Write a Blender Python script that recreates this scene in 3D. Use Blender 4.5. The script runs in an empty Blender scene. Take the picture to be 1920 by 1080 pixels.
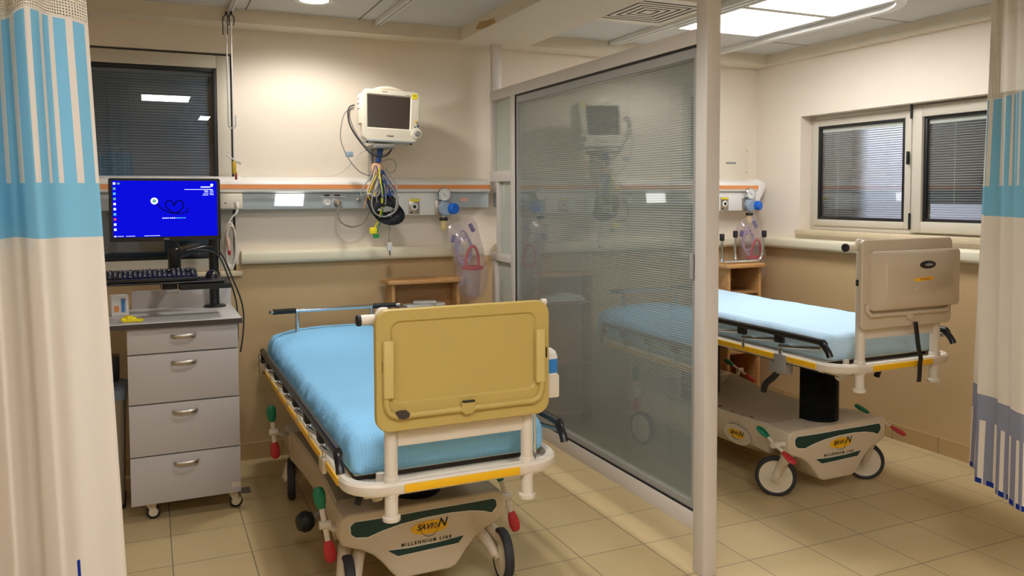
import bpy, bmesh, math, random
from mathutils import Vector, Matrix, noise
from math import sin, cos, pi, radians, sqrt
random.seed(7)
SC = bpy.context.scene
COL = SC.collection

# ------------------------------------------------------------------ materials
def lin(c):
    return tuple(((v/255)/12.92 if v/255 <= .04045 else ((v/255+.055)/1.055)**2.4) for v in c) + (1,)
MATS = {}
def mat(name, rgb, rough=.5, metal=0., spec=.5, noise_amt=0., noise_scale=8., bump=0., bump_scale=60., emit=None, emit_s=0., sub=0., stretch=None, coat=0.):
    m = bpy.data.materials.new(name); m.use_nodes = True
    nt = m.node_tree; b = nt.nodes['Principled BSDF']
    b.inputs['Base Color'].default_value = lin(rgb)
    b.inputs['Roughness'].default_value = rough
    b.inputs['Metallic'].default_value = metal
    b.inputs['Specular IOR Level'].default_value = spec
    if coat: b.inputs['Coat Weight'].default_value = coat
    tc = nt.nodes.new('ShaderNodeTexCoord')
    src = tc.outputs['Object']
    if stretch:
        mp = nt.nodes.new('ShaderNodeMapping'); mp.inputs['Scale'].default_value = stretch
        nt.links.new(src, mp.inputs['Vector']); src = mp.outputs['Vector']
    n = nt.nodes.new('ShaderNodeTexNoise'); n.inputs['Scale'].default_value = noise_scale; n.inputs['Detail'].default_value = 4
    nt.links.new(src, n.inputs['Vector'])
    amt = noise_amt if noise_amt else .03
    mx = nt.nodes.new('ShaderNodeMix'); mx.data_type = 'RGBA'
    c = lin(rgb)
    mx.inputs[6].default_value = tuple(v*(1-amt) for v in c[:3]) + (1,)
    mx.inputs[7].default_value = tuple(min(1, v*(1+amt)) for v in c[:3]) + (1,)
    nt.links.new(n.outputs['Fac'], mx.inputs[0]); nt.links.new(mx.outputs[2], b.inputs['Base Color'])
    if bump:
        n2 = nt.nodes.new('ShaderNodeTexNoise'); n2.inputs['Scale'].default_value = bump_scale; n2.inputs['Detail'].default_value = 3
        nt.links.new(src, n2.inputs['Vector'])
        bp = nt.nodes.new('ShaderNodeBump'); bp.inputs['Strength'].default_value = bump; bp.inputs['Distance'].default_value = .01
        nt.links.new(n2.outputs['Fac'], bp.inputs['Height']); nt.links.new(bp.outputs['Normal'], b.inputs['Normal'])
    if emit:
        b.inputs['Emission Color'].default_value = lin(emit); b.inputs['Emission Strength'].default_value = emit_s
    MATS[name] = m
    return m

def glass_mat(name, tint, base_refl=.05, rough=.0, alpha_tint=1.0):
    m = bpy.data.materials.new(name); m.use_nodes = True
    nt = m.node_tree; nt.nodes.clear()
    out = nt.nodes.new('ShaderNodeOutputMaterial')
    tr = nt.nodes.new('ShaderNodeBsdfTransparent'); tr.inputs['Color'].default_value = lin(tint)
    gl = nt.nodes.new('ShaderNodeBsdfGlossy'); gl.inputs['Roughness'].default_value = rough
    gl.inputs['Color'].default_value = (1, 1, 1, 1)
    fr = nt.nodes.new('ShaderNodeFresnel')
    geo = nt.nodes.new('ShaderNodeNewGeometry'); ior = nt.nodes.new('ShaderNodeMapRange')
    ior.inputs[3].default_value = 1.5; ior.inputs[4].default_value = 1/1.5
    nt.links.new(geo.outputs['Backfacing'], ior.inputs[0]); nt.links.new(ior.outputs[0], fr.inputs['IOR'])
    mth = nt.nodes.new('ShaderNodeMath'); mth.operation = 'MULTIPLY_ADD'
    mth.inputs[1].default_value = 1.0; mth.inputs[2].default_value = base_refl; mth.use_clamp = True
    nt.links.new(fr.outputs[0], mth.inputs[0])
    mx = nt.nodes.new('ShaderNodeMixShader')
    nt.links.new(mth.outputs[0], mx.inputs[0]); nt.links.new(tr.outputs[0], mx.inputs[1]); nt.links.new(gl.outputs[0], mx.inputs[2])
    nt.links.new(mx.outputs[0], out.inputs[0])
    MATS[name] = m
    return m

def emit_mat(name, rgb, s):
    m = bpy.data.materials.new(name); m.use_nodes = True
    nt = m.node_tree; nt.nodes.clear()
    out = nt.nodes.new('ShaderNodeOutputMaterial'); e = nt.nodes.new('ShaderNodeEmission')
    e.inputs['Color'].default_value = lin(rgb); e.inputs['Strength'].default_value = s
    nt.links.new(e.outputs[0], out.inputs[0]); MATS[name] = m
    return m

# wall paint: cream above the rail, tan below (two paints with a straight edge)
def wall_mat(name, zc, upper=(230, 218, 200), lower=(198, 170, 126)):
    m = mat(name, upper, .75, spec=.25, bump=.03, bump_scale=90)
    nt = m.node_tree; b = nt.nodes['Principled BSDF']
    geo = nt.nodes.new('ShaderNodeNewGeometry'); sp = nt.nodes.new('ShaderNodeSeparateXYZ')
    nt.links.new(geo.outputs['Position'], sp.inputs[0])
    gt = nt.nodes.new('ShaderNodeMath'); gt.operation = 'GREATER_THAN'; gt.inputs[1].default_value = zc
    nt.links.new(sp.outputs['Z'], gt.inputs[0])
    nz = nt.nodes.new('ShaderNodeTexNoise'); nz.inputs['Scale'].default_value = 2.5; nz.inputs['Detail'].default_value = 5
    nt.links.new(geo.outputs['Position'], nz.inputs['Vector'])
    mr = nt.nodes.new('ShaderNodeMapRange'); mr.inputs[3].default_value = .95; mr.inputs[4].default_value = 1.04
    nt.links.new(nz.outputs['Fac'], mr.inputs[0])
    mx = nt.nodes.new('ShaderNodeMix'); mx.data_type = 'RGBA'
    mx.inputs[6].default_value = lin(lower); mx.inputs[7].default_value = lin(upper)
    nt.links.new(gt.outputs[0], mx.inputs[0])
    mu = nt.nodes.new('ShaderNodeVectorMath'); mu.operation = 'SCALE'
    nt.links.new(mx.outputs[2], mu.inputs[0]); nt.links.new(mr.outputs[0], mu.inputs['Scale'])
    nt.links.new(mu.outputs[0], b.inputs['Base Color'])
    return m

def tile_mat(name, c1, c2, mortar, bw, rh, loc, rough=.3, axes='xy', msize=.0022):
    m = mat(name, c1, rough, spec=.4)
    nt = m.node_tree; b = nt.nodes['Principled BSDF']
    geo = nt.nodes.new('ShaderNodeNewGeometry')
    sep = nt.nodes.new('ShaderNodeSeparateXYZ'); cmb = nt.nodes.new('ShaderNodeCombineXYZ')
    nt.links.new(geo.outputs['Position'], sep.inputs[0])
    nt.links.new(sep.outputs[axes[0].upper()], cmb.inputs[0]); nt.links.new(sep.outputs[axes[1].upper()], cmb.inputs[1])
    mp = nt.nodes.new('ShaderNodeMapping'); mp.inputs['Location'].default_value = (loc[0], loc[1], 0)
    nt.links.new(cmb.outputs[0], mp.inputs['Vector'])
    br = nt.nodes.new('ShaderNodeTexBrick'); br.offset = 0; br.squash = 1
    br.inputs['Scale'].default_value = 1; br.inputs['Brick Width'].default_value = bw; br.inputs['Row Height'].default_value = rh
    br.inputs['Mortar Size'].default_value = msize; br.inputs['Mortar Smooth'].default_value = .1
    br.inputs['Color1'].default_value = lin(c1); br.inputs['Color2'].default_value = lin(c2); br.inputs['Mortar'].default_value = lin(mortar)
    nt.links.new(mp.outputs[0], br.inputs['Vector'])
    nz = nt.nodes.new('ShaderNodeTexNoise'); nz.inputs['Scale'].default_value = 14; nz.inputs['Detail'].default_value = 6
    nt.links.new(geo.outputs['Position'], nz.inputs['Vector'])
    mr = nt.nodes.new('ShaderNodeMapRange'); mr.inputs[3].default_value = .93; mr.inputs[4].default_value = 1.06
    nt.links.new(nz.outputs['Fac'], mr.inputs[0])
    mu = nt.nodes.new('ShaderNodeVectorMath'); mu.operation = 'SCALE'
    nt.links.new(br.outputs['Color'], mu.inputs[0]); nt.links.new(mr.outputs[0], mu.inputs['Scale'])
    nt.links.new(mu.outputs[0], b.inputs['Base Color'])
    bp = nt.nodes.new('ShaderNodeBump'); bp.inputs['Strength'].default_value = .25; bp.inputs['Distance'].default_value = .002; bp.invert = True
    nt.links.new(br.outputs['Fac'], bp.inputs['Height']); nt.links.new(bp.outputs['Normal'], b.inputs['Normal'])
    rr = nt.nodes.new('ShaderNodeMapRange'); rr.inputs[3].default_value = rough-.06; rr.inputs[4].default_value = rough+.14
    nt.links.new(nz.outputs['Fac'], rr.inputs[0]); nt.links.new(rr.outputs[0], b.inputs['Roughness'])
    return m

def wood_mat(name, c1, c2, scale=(1, 1, 12)):
    m = mat(name, c1, .45, spec=.4)
    nt = m.node_tree; b = nt.nodes['Principled BSDF']
    tc = nt.nodes.new('ShaderNodeTexCoord'); mp = nt.nodes.new('ShaderNodeMapping'); mp.inputs['Scale'].default_value = scale
    nt.links.new(tc.outputs['Object'], mp.inputs['Vector'])
    nz = nt.nodes.new('ShaderNodeTexNoise'); nz.inputs['Scale'].default_value = 9; nz.inputs['Detail'].default_value = 8; nz.inputs['Distortion'].default_value = .6
    nt.links.new(mp.outputs[0], nz.inputs['Vector'])
    rp = nt.nodes.new('ShaderNodeValToRGB'); rp.color_ramp.elements[0].position = .35; rp.color_ramp.elements[1].position = .68
    rp.color_ramp.elements[0].color = lin(c2); rp.color_ramp.elements[1].color = lin(c1)
    nt.links.new(nz.outputs['Fac'], rp.inputs[0]); nt.links.new(rp.outputs[0], b.inputs['Base Color'])
    return m

def fabric_stripe_mat(name, c1, c2, period=.012, axis='X', rough=.7):
    m = mat(name, c1, rough, spec=.2)
    nt = m.node_tree; b = nt.nodes['Principled BSDF']
    tc = nt.nodes.new('ShaderNodeTexCoord'); sp = nt.nodes.new('ShaderNodeSeparateXYZ')
    nt.links.new(tc.outputs['Object'], sp.inputs[0])
    ml = nt.nodes.new('ShaderNodeMath'); ml.operation = 'MULTIPLY'; ml.inputs[1].default_value = 2*pi/period
    nt.links.new(sp.outputs[axis], ml.inputs[0])
    sn = nt.nodes.new('ShaderNodeMath'); sn.operation = 'SINE'; nt.links.new(ml.outputs[0], sn.inputs[0])
    mr = nt.nodes.new('ShaderNodeMapRange'); mr.inputs[1].default_value = -.4; mr.inputs[2].default_value = .4
    nt.links.new(sn.outputs[0], mr.inputs[0])
    mx = nt.nodes.new('ShaderNodeMix'); mx.data_type = 'RGBA'
    mx.inputs[6].default_value = lin(c1); mx.inputs[7].default_value = lin(c2)
    nt.links.new(mr.outputs[0], mx.inputs[0]); nt.links.new(mx.outputs[2], b.inputs['Base Color'])
    n2 = nt.nodes.new('ShaderNodeTexNoise'); n2.inputs['Scale'].default_value = 22; n2.inputs['Detail'].default_value = 4; n2.inputs['Distortion'].default_value = 1.2
    nt.links.new(tc.outputs['Object'], n2.inputs['Vector'])
    bp = nt.nodes.new('ShaderNodeBump'); bp.inputs['Strength'].default_value = .35; bp.inputs['Distance'].default_value = .008
    nt.links.new(n2.outputs['Fac'], bp.inputs['Height']); nt.links.new(bp.outputs['Normal'], b.inputs['Normal'])
    return m

def curtain_mat(name, low, dk0, dk1):
    m = mat(name, (226, 214, 196), .85, spec=.1)
    nt = m.node_tree; b = nt.nodes['Principled BSDF']
    uv = nt.nodes.new('ShaderNodeUVMap'); uv.uv_map = 'cloth'
    sp = nt.nodes.new('ShaderNodeSeparateXYZ'); nt.links.new(uv.outputs[0], sp.inputs[0])
    def math_(op, a, bb, c=None):
        n = nt.nodes.new('ShaderNodeMath'); n.operation = op
        for i, v in enumerate((a, bb, c)):
            if v is None: continue
            if isinstance(v, (int, float)): n.inputs[i].default_value = v
            else: nt.links.new(v, n.inputs[i])
        return n.outputs[0]
    U, V = sp.outputs['X'], sp.outputs['Y']
    def band(lo, hi): return math_('MULTIPLY', math_('GREATER_THAN', V, lo), math_('LESS_THAN', V, hi))
    def stripe(period, frac): return math_('GREATER_THAN', math_('FRACT', math_('MULTIPLY', U, 1/period), 0), frac)
    cur = lin((227, 218, 203))
    def over(fac, base, c):
        mx = nt.nodes.new('ShaderNodeMix'); mx.data_type = 'RGBA'
        nt.links.new(fac, mx.inputs[0])
        if isinstance(base, tuple): mx.inputs[6].default_value = base
        else: nt.links.new(base, mx.inputs[6])
        mx.inputs[7].default_value = lin(c)
        return mx.outputs[2]
    c = over(band(1.415, 1.53), cur, (128, 190, 216))
    c = over(math_('MULTIPLY', band(1.53, 1.862), stripe(.042, .34)), c, (128, 190, 218))
    c = over(band(low-.1, low), c, (140, 144, 160))
    c = over(math_('MULTIPLY', band(.3, low-.1), stripe(.038, .4)), c, (138, 140, 158))
    c = over(math_('MULTIPLY', band(.3, .392), stripe(.03, .35)), c, (30, 54, 140))
    dk = math_('MULTIPLY', math_('MULTIPLY', math_('LESS_THAN', V, .72), math_('GREATER_THAN', V, .30)), math_('MULTIPLY', math_('GREATER_THAN', U, dk0), math_('LESS_THAN', U, dk1)))
    c = over(dk, c, (30, 54, 150))
    nt.links.new(c, b.inputs['Base Color'])
    tr = nt.nodes.new('ShaderNodeBsdfTranslucent'); nt.links.new(c, tr.inputs['Color'])
    mxs = nt.nodes.new('ShaderNodeMixShader'); mxs.inputs[0].default_value = .25
    out = [n for n in nt.nodes if n.type == 'OUTPUT_MATERIAL'][0]
    nt.links.new(b.outputs[0], mxs.inputs[1]); nt.links.new(tr.outputs[0], mxs.inputs[2]); nt.links.new(mxs.outputs[0], out.inputs[0])
    return m

def mesh_net_mat(name):
    m = mat(name, (214, 206, 190), .9, spec=.1)
    nt = m.node_tree; b = nt.nodes['Principled BSDF']
    uv = nt.nodes.new('ShaderNodeUVMap'); uv.uv_map = 'cloth'
    sp = nt.nodes.new('ShaderNodeSeparateXYZ'); nt.links.new(uv.outputs[0], sp.inputs[0])
    ops = []
    for ax in ('X', 'Y'):
        ml = nt.nodes.new('ShaderNodeMath'); ml.operation = 'MULTIPLY'; ml.inputs[1].default_value = 1/.006
        nt.links.new(sp.outputs[ax], ml.inputs[0])
        fr = nt.nodes.new('ShaderNodeMath'); fr.operation = 'FRACT'; nt.links.new(ml.outputs[0], fr.inputs[0])
        gt = nt.nodes.new('ShaderNodeMath'); gt.operation = 'GREATER_THAN'; gt.inputs[1].default_value = .45
        nt.links.new(fr.outputs[0], gt.inputs[0]); ops.append(gt.outputs[0])
    mu = nt.nodes.new('ShaderNodeMath'); mu.operation = 'MULTIPLY'
    nt.links.new(ops[0], mu.inputs[0]); nt.links.new(ops[1], mu.inputs[1])
    tr = nt.nodes.new('ShaderNodeBsdfTransparent')
    mxs = nt.nodes.new('ShaderNodeMixShader')
    out = [n for n in nt.nodes if n.type == 'OUTPUT_MATERIAL'][0]
    nt.links.new(mu.outputs[0], mxs.inputs[0]); nt.links.new(b.outputs[0], mxs.inputs[1]); nt.links.new(tr.outputs[0], mxs.inputs[2])
    nt.links.new(mxs.outputs[0], out.inputs[0])
    return m

M_wall = wall_mat('paint_wall', 1.12)
M_soffit = mat('paint_soffit', (222, 210, 188), .7, spec=.2)
M_ceil = mat('metal_ceiling', (204, 203, 198), .5, spec=.4, bump=.05, bump_scale=300)
M_floor = tile_mat('floor_tile', (202, 181, 136), (196, 174, 128), (118, 108, 92), .3086, .314, (-.06, .270-.01), .34)
M_base = tile_mat('skirting_tile', (188, 160, 112), (182, 154, 106), (150, 126, 88), .3086, .4, (-.06, .2), .4, 'xz')
M_baser = tile_mat('skirting_tile_side', (188, 160, 112), (182, 154, 106), (130, 108, 74), .314, .4, (.26, .2), .4, 'yz')
M_alu = mat('silver_aluminium', (216, 209, 200), .4, .05)
M_alu2 = mat('grey_aluminium', (168, 168, 164), .4, .15)
M_winframe = mat('window_frame_paint', (198, 190, 172), .45)
M_black = mat('black_rubber', (22, 22, 22), .55)
M_blackgloss = mat('black_plastic', (24, 24, 26), .28)
M_gasket = mat('black_gasket', (14, 14, 15), .5)
M_glass = glass_mat('clear_glass', (250, 253, 252), .03)
M_dglass = glass_mat('night_glass', (236, 241, 245), .03)
M_frost = mat('frosted_pane', (188, 196, 184), .25, coat=.5)
M_slat = mat('white_slat', (206, 204, 196), .45)
M_slat2 = mat('pale_grey_slat', (154, 153, 149), .3, spec=.6)
M_dslat = mat('charcoal_slat', (114, 128, 142), .5)
M_stone = mat('stone_sill', (214, 196, 160), .35, noise_amt=.08, noise_scale=12)
M_bumper = mat('cream_bumper', (226, 218, 190), .4)
M_white = mat('white_plastic', (232, 230, 224), .35)
M_warmwhite = mat('warm_white_plastic', (226, 216, 196), .4)
M_orange = mat('orange_stripe', (232, 152, 92), .4)
M_panelgrey = mat('grey_panel', (172, 180, 182), .25, coat=.3)
M_chrome = mat('chrome', (220, 222, 224), .12, 1.0)
M_satin = mat('satin_steel', (206, 206, 204), .3, .45)
M_steel = mat('brushed_steel', (190, 182, 170), .32, 1.0, bump=.05, bump_scale=200, stretch=(1, 30, 30))
M_cartgrey = mat('grey_laminate', (182, 177, 174), .42)
M_carttop = mat('pale_grey_laminate', (200, 197, 193), .4)
M_edge = mat('dark_edge', (62, 52, 46), .5)
M_screen = emit_mat('blue_screen', (8, 10, 190), .95)
M_scrw = emit_mat('screen_white', (225, 235, 250), .9)
M_scrc = emit_mat('screen_cyan', (90, 190, 240), .8)
M_scrd = emit_mat('screen_dark', (4, 6, 70), .8)
M_scrr = emit_mat('screen_red', (220, 70, 70), .8)
M_scrg = emit_mat('screen_green', (110, 170, 150), .8)
M_yellow = mat('safety_yellow', (242, 186, 18), .45)
M_tapeyellow = mat('bright_yellow', (246, 226, 20), .5)
M_mustard = mat('mustard_plastic', (190, 166, 92), .42, bump=.03, bump_scale=400)
M_mustard2 = mat('pale_mustard_plastic', (206, 184, 112), .45)
M_beige = mat('beige_plastic', (204, 188, 162), .42, bump=.03, bump_scale=300)
M_cream = mat('cream_paint_metal', (222, 212, 194), .38)
M_creamdk = mat('worn_beige_shell', (212, 196, 168), .42, noise_amt=.06, noise_scale=6)
M_green = mat('dark_green_decal', (16, 58, 52), .5)
M_leverg = mat('green_lever', (18, 122, 84), .45)
M_leverr = mat('red_lever', (190, 44, 50), .45)
M_decalw = mat('decal_white', (232, 228, 216), .5)
M_ink = mat('black_ink', (18, 20, 20), .5)
M_inkred = mat('red_ink', (150, 40, 36), .6)
M_tire = mat('grey_black_tyre', (44, 44, 46), .65)
M_hub = mat('cream_hub', (216, 204, 176), .4)
M_bedblue = fabric_stripe_mat('blue_sheet', (140, 204, 248), (147, 209, 250))
M_bedblue2 = fabric_stripe_mat('pale_blue_sheet', (188, 219, 240), (193, 223, 243))
M_wood = wood_mat('beech_wood', (206, 158, 100), (186, 138, 84), (2, 2, 14))
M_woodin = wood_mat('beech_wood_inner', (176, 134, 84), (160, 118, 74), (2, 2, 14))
M_linen = mat('white_linen', (214, 212, 206), .85)
M_blue = mat('blue_knob', (10, 104, 214), .35)
M_bluegrey = mat('blue_grey_body', (150, 168, 186), .35)
M_dial = mat('dial_white', (236, 236, 232), .4)
M_amber = mat('amber_bowl', (222, 196, 132), .3)
M_bag = glass_mat('clear_film', (246, 242, 244), .05, .15)
def whiten(m, f, rgb):
    nt = m.node_tree; out = [n for n in nt.nodes if n.type == 'OUTPUT_MATERIAL'][0]; src = out.inputs[0].links[0].from_socket
    d = nt.nodes.new('ShaderNodeBsdfDiffuse'); d.inputs[0].default_value = lin(rgb); mx = nt.nodes.new('ShaderNodeMixShader'); mx.inputs[0].default_value = f
    nt.links.new(src, mx.inputs[1]); nt.links.new(d.outputs[0], mx.inputs[2]); nt.links.new(mx.outputs[0], out.inputs[0])
whiten(M_bag, .10, (236, 228, 230))
M_purple = mat('lilac_tubing', (178, 160, 190), .35)
M_violet = mat('violet_cap', (84, 76, 150), .4)
M_red = mat('red_plastic', (190, 36, 60), .4)
M_cup = glass_mat('clear_cup', (236, 230, 230), .06, .1); whiten(M_cup, .25, (226, 214, 216))
M_cablegrey = mat('grey_cable', (150, 148, 142), .5)
M_cablewhite = mat('white_cable', (222, 214, 200), .5)
M_cabledk = mat('charcoal_cable', (52, 52, 54), .5)
M_cableblue = mat('blue_cable', (44, 74, 140), .5)
M_cabletan = mat('taupe_cable', (140, 128, 112), .5)
M_bandage = mat('peach_tape', (224, 172, 134), .7)
M_grn = mat('green_clip', (40, 150, 70), .5)
M_cuff = mat('black_cuff', (26, 28, 34), .75, bump=.15, bump_scale=200)
M_monscreen = mat('dark_lcd', (66, 58, 50), .22, coat=.4)
M_monbody = mat('ivory_plastic', (232, 224, 204), .4)
M_led = emit_mat('led_panel', (252, 250, 252), 11.5)
M_down = emit_mat('downlight_lens', (255, 240, 222), 9.0)
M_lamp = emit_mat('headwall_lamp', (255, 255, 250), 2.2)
M_curtain = curtain_mat('ward_curtain', .72, .60, .66)
M_curtain2 = curtain_mat('ward_curtain_cloth', .64, .118, .132)
M_net = mesh_net_mat('curtain_net')
M_out = mat('outside_render', (206, 208, 226), .8)
M_outdk = mat('outside_dark', (44, 46, 50), .8)
M_bin = mat('bin_grey', (150, 140, 118), .5)
M_binrim = mat('bin_bag_blue', (120, 134, 150), .5)
M_label = mat('label_blue', (44, 130, 206), .4)
M_stain = mat('peeling_plaster', (182, 148, 96), .8, noise_amt=.25, noise_scale=40)
M_hookband = mat('hook_band', (196, 160, 40), .5)
M_pink = mat('pink_plug', (222, 176, 160), .45)

# ------------------------------------------------------------------ mesh helpers
class MB:
    """collects shapes and links them as one mesh"""
    def __init__(self): self.bm = bmesh.new(); self.mats = []
    def _mi(self, m):
        if m is None: return 0
        if m not in self.mats: self.mats.append(m)
        return self.mats.index(m)
    def _add(self, verts, faces, m=None):
        i = self._mi(m); vs = [self.bm.verts.new(v) for v in verts]
        out = []
        for f in faces:
            try:
                fc = self.bm.faces.new([vs[k] for k in f]); fc.material_index = i; out.append(fc)
            except ValueError: pass
        return vs, out
    def box(self, x0, x1, y0, y1, z0, z1, m=None, bev=0., seg=2, T=None):
        if x0 > x1: x0, x1 = x1, x0
        if y0 > y1: y0, y1 = y1, y0
        if z0 > z1: z0, z1 = z1, z0
        v = [(x, y, z) for z in (z0, z1) for y in (y0, y1) for x in (x0, x1)]
        f = [(0, 2, 3, 1), (4, 5, 7, 6), (0, 1, 5, 4), (2, 6, 7, 3), (0, 4, 6, 2), (1, 3, 7, 5)]
        vs, fs = self._add(v, f, m)
        self._bevel(vs, fs, min(bev, .49*min(x1-x0, y1-y0, z1-z0)), seg, m, T)
        return self
    def _bevel(self, vs, fs, bev, seg, m, T=None):
        if T is not None:
            for v in vs: v.co = T @ v.co
        if bev > 1e-5:
            es = list({e for f in fs for e in f.edges})
            r = bmesh.ops.bevel(self.bm, geom=es, offset=bev, segments=seg, affect='EDGES', profile=.5)
            i = self._mi(m)
            for f in r['faces']: f.material_index = i
    def prism(self, outline, axis, a, b, m=None, bev=0., seg=2):
        """outline list of 2D points; axis 'x','y','z' extrusion a..b"""
        n = len(outline)
        def P(p, t):
            return {'x': (t, p[0], p[1]), 'y': (p[0], t, p[1]), 'z': (p[0], p[1], t)}[axis]
        v = [P(p, a) for p in outline] + [P(p, b) for p in outline]
        f = [tuple(range(n-1, -1, -1)), tuple(range(n, 2*n))] + [(k, (k+1) % n, n+(k+1) % n, n+k) for k in range(n)]
        vs, fs = self._add(v, f, m)
        bmesh.ops.recalc_face_normals(self.bm, faces=fs)
        if bev:
            es = list(fs[0].edges)+list(fs[1].edges)
            r = bmesh.ops.bevel(self.bm, geom=es, offset=bev, segments=seg, affect='EDGES', profile=.5)
            i = self._mi(m)
            for fc in r['faces']: fc.material_index = i
        return self
    def cyl(self, p0, p1, r, n=16, m=None, r2=None, bev=0.):
        return self.tube([p0, p1], r, n, m, r_end=r2)
    def tube(self, pts, r, n=8, m=None, r_end=None, closed=False, radii=None, flat=None):
        pts = [Vector(p) for p in pts]; N = len(pts)
        up = None; rings = []
        for k in range(N):
            if closed: t = (pts[(k+1) % N]-pts[k-1])
            else: t = (pts[min(k+1, N-1)]-pts[max(k-1, 0)])
            if t.length < 1e-9: t = Vector((0, 0, 1))
            t.normalize()
            if up is None:
                up = Vector((0, 0, 1)) if abs(t.z) < .9 else Vector((0, 1, 0))
            up = (up-t*up.dot(t))
            if up.length < 1e-6: up = t.orthogonal()
            up.normalize(); s = t.cross(up)
            rr = radii[k] if radii else (r if r_end is None else r+(r_end-r)*k/(N-1))
            a_, b_ = (rr, rr) if flat is None else (rr*flat[0], rr*flat[1])
            rings.append([pts[k]+s*(a_*cos(2*pi*j/n))+up*(b_*sin(2*pi*j/n)) for j in range(n)])
        v = [p for g in rings for p in g]; f = []
        K = N if closed else N-1
        for k in range(K):
            for j in range(n):
                a = k*n+j; b = k*n+(j+1) % n; c = ((k+1) % N)*n+(j+1) % n; d = ((k+1) % N)*n+j
                f.append((a, b, c, d))
        if not closed:
            f.append(tuple(range(n-1, -1, -1))); f.append(tuple(range((N-1)*n, N*n)))
        vs, fs = self._add(v, f, m)
        bmesh.ops.recalc_face_normals(self.bm, faces=fs)
        return self
    def lathe(self, prof, origin=(0, 0, 0), axis=(0, 0, 1), n=24, m=None, caps=True):
        """prof: list of (r, h) along the axis"""
        ax = Vector(axis).normalized(); u = ax.orthogonal().normalized(); w = ax.cross(u); o = Vector(origin)
        v = []; f = []
        for (r, h) in prof:
            for j in range(n):
                a = 2*pi*j/n; v.append(o+ax*h+u*(max(r, 1e-5)*cos(a))+w*(max(r, 1e-5)*sin(a)))
        for k in range(len(prof)-1):
            for j in range(n):
                f.append((k*n+j, k*n+(j+1) % n, (k+1)*n+(j+1) % n, (k+1)*n+j))
        if caps: f.append(tuple(range(n-1, -1, -1))); f.append(tuple(range((len(prof)-1)*n, len(prof)*n)))
        vs, fs = self._add(v, f, m)
        bmesh.ops.recalc_face_normals(self.bm, faces=fs)
        return self
    def rings(self, rings, m=None, cap0=True, cap1=True):
        """loft equal-length closed rings of 3D points"""
        n = len(rings[0]); v = [p for r in rings for p in r]; f = []
        for k in range(len(rings)-1):
            for j in range(n):
                f.append((k*n+j, k*n+(j+1) % n, (k+1)*n+(j+1) % n, (k+1)*n+j))
        if cap0: f.append(tuple(range(n-1, -1, -1)))
        if cap1: f.append(tuple(range((len(rings)-1)*n, len(rings)*n)))
        vs, fs = self._add(v, f, m)
        bmesh.ops.recalc_face_normals(self.bm, faces=fs)
        return self
    def grid(self, P, m=None, uv=None, close_u=False):
        """P[i][j] points"""
        I, J = len(P), len(P[0]); v = [p for r in P for p in r]; f = []; quads = []
        for i in range(I if close_u else I-1):
            for j in range(J-1):
                f.append((i*J+j, i*J+j+1, ((i+1) % I)*J+j+1, ((i+1) % I)*J+j)); quads.append((i, j))
        vs, fs = self._add(v, f, m)
        if uv:
            lay = self.bm.loops.layers.uv.get('cloth') or self.bm.loops.layers.uv.new('cloth')
            for fc, (i, j) in zip(fs, quads):
                for lp, (a, b) in zip(fc.loops, ((i, j), (i, j+1), (i+1, j+1), (i+1, j))):
                    lp[lay].uv = uv[a][b]
        return self
    def build(self, name, m=None, parent=None, sharp=38, T=None, **tags):
        bm = self.bm
        if T is not None: bm.transform(T)
        me = bpy.data.meshes.new(name)
        mats = self.mats or ([m] if m else [])
        if m and self.mats and None in self.mats: pass
        for mm in mats: me.materials.append(mm)
        ang = radians(sharp); bm.normal_update()
        for fc in bm.faces: fc.smooth = True
        for e in bm.edges:
            if len(e.link_faces) == 2:
                if e.calc_face_angle(0) > ang: e.smooth = False
        bm.to_mesh(me); bm.free()
        o = bpy.data.objects.new(name, me); COL.objects.link(o)
        if parent is not None: o.parent = parent
        for k, v in tags.items(): o[k] = v
        return o

def rrect(w, h, r, n=6, cx=0, cy=0):
    r = min(r, w/2-1e-4, h/2-1e-4); pts = []
    for (sx, sy, a0) in ((1, 1, 0), (-1, 1, pi/2), (-1, -1, pi), (1, -1, 1.5*pi)):
        for k in range(n+1):
            a = a0+pi/2*k/n
            pts.append((cx+sx*(w/2-r)+r*cos(a), cy+sy*(h/2-r)+r*sin(a)))
    return pts
def smooth_path(pts, k=6, closed=False):
    P = [Vector(p) for p in pts]; N = len(P); out = []
    rng = range(N) if closed else range(N-1)
    for i in rng:
        p0 = P[(i-1) % N] if closed else P[max(i-1, 0)]; p1 = P[i]; p2 = P[(i+1) % N]; p3 = P[(i+2) % N] if closed else P[min(i+2, N-1)]
        for j in range(k):
            t = j/k
            out.append(.5*((2*p1)+(-p0+p2)*t+(2*p0-5*p1+4*p2-p3)*t*t+(-p0+3*p1-3*p2+p3)*t**3))
    if not closed: out.append(P[-1])
    return out
def empty(name, loc=(0, 0, 0), rz=0., label=None, cat=None, group=None, kind=None):
    o = bpy.data.objects.new(name, None); COL.objects.link(o); o.location = loc; o.rotation_euler = (0, 0, rz)
    o.empty_display_size = .1
    return tag(o, label, cat, group, kind)
def tag(o, label=None, cat=None, group=None, kind=None):
    if label: o['label'] = label
    if cat: o['category'] = cat
    if group: o['group'] = group
    if kind: o['kind'] = kind
    return o
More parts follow.
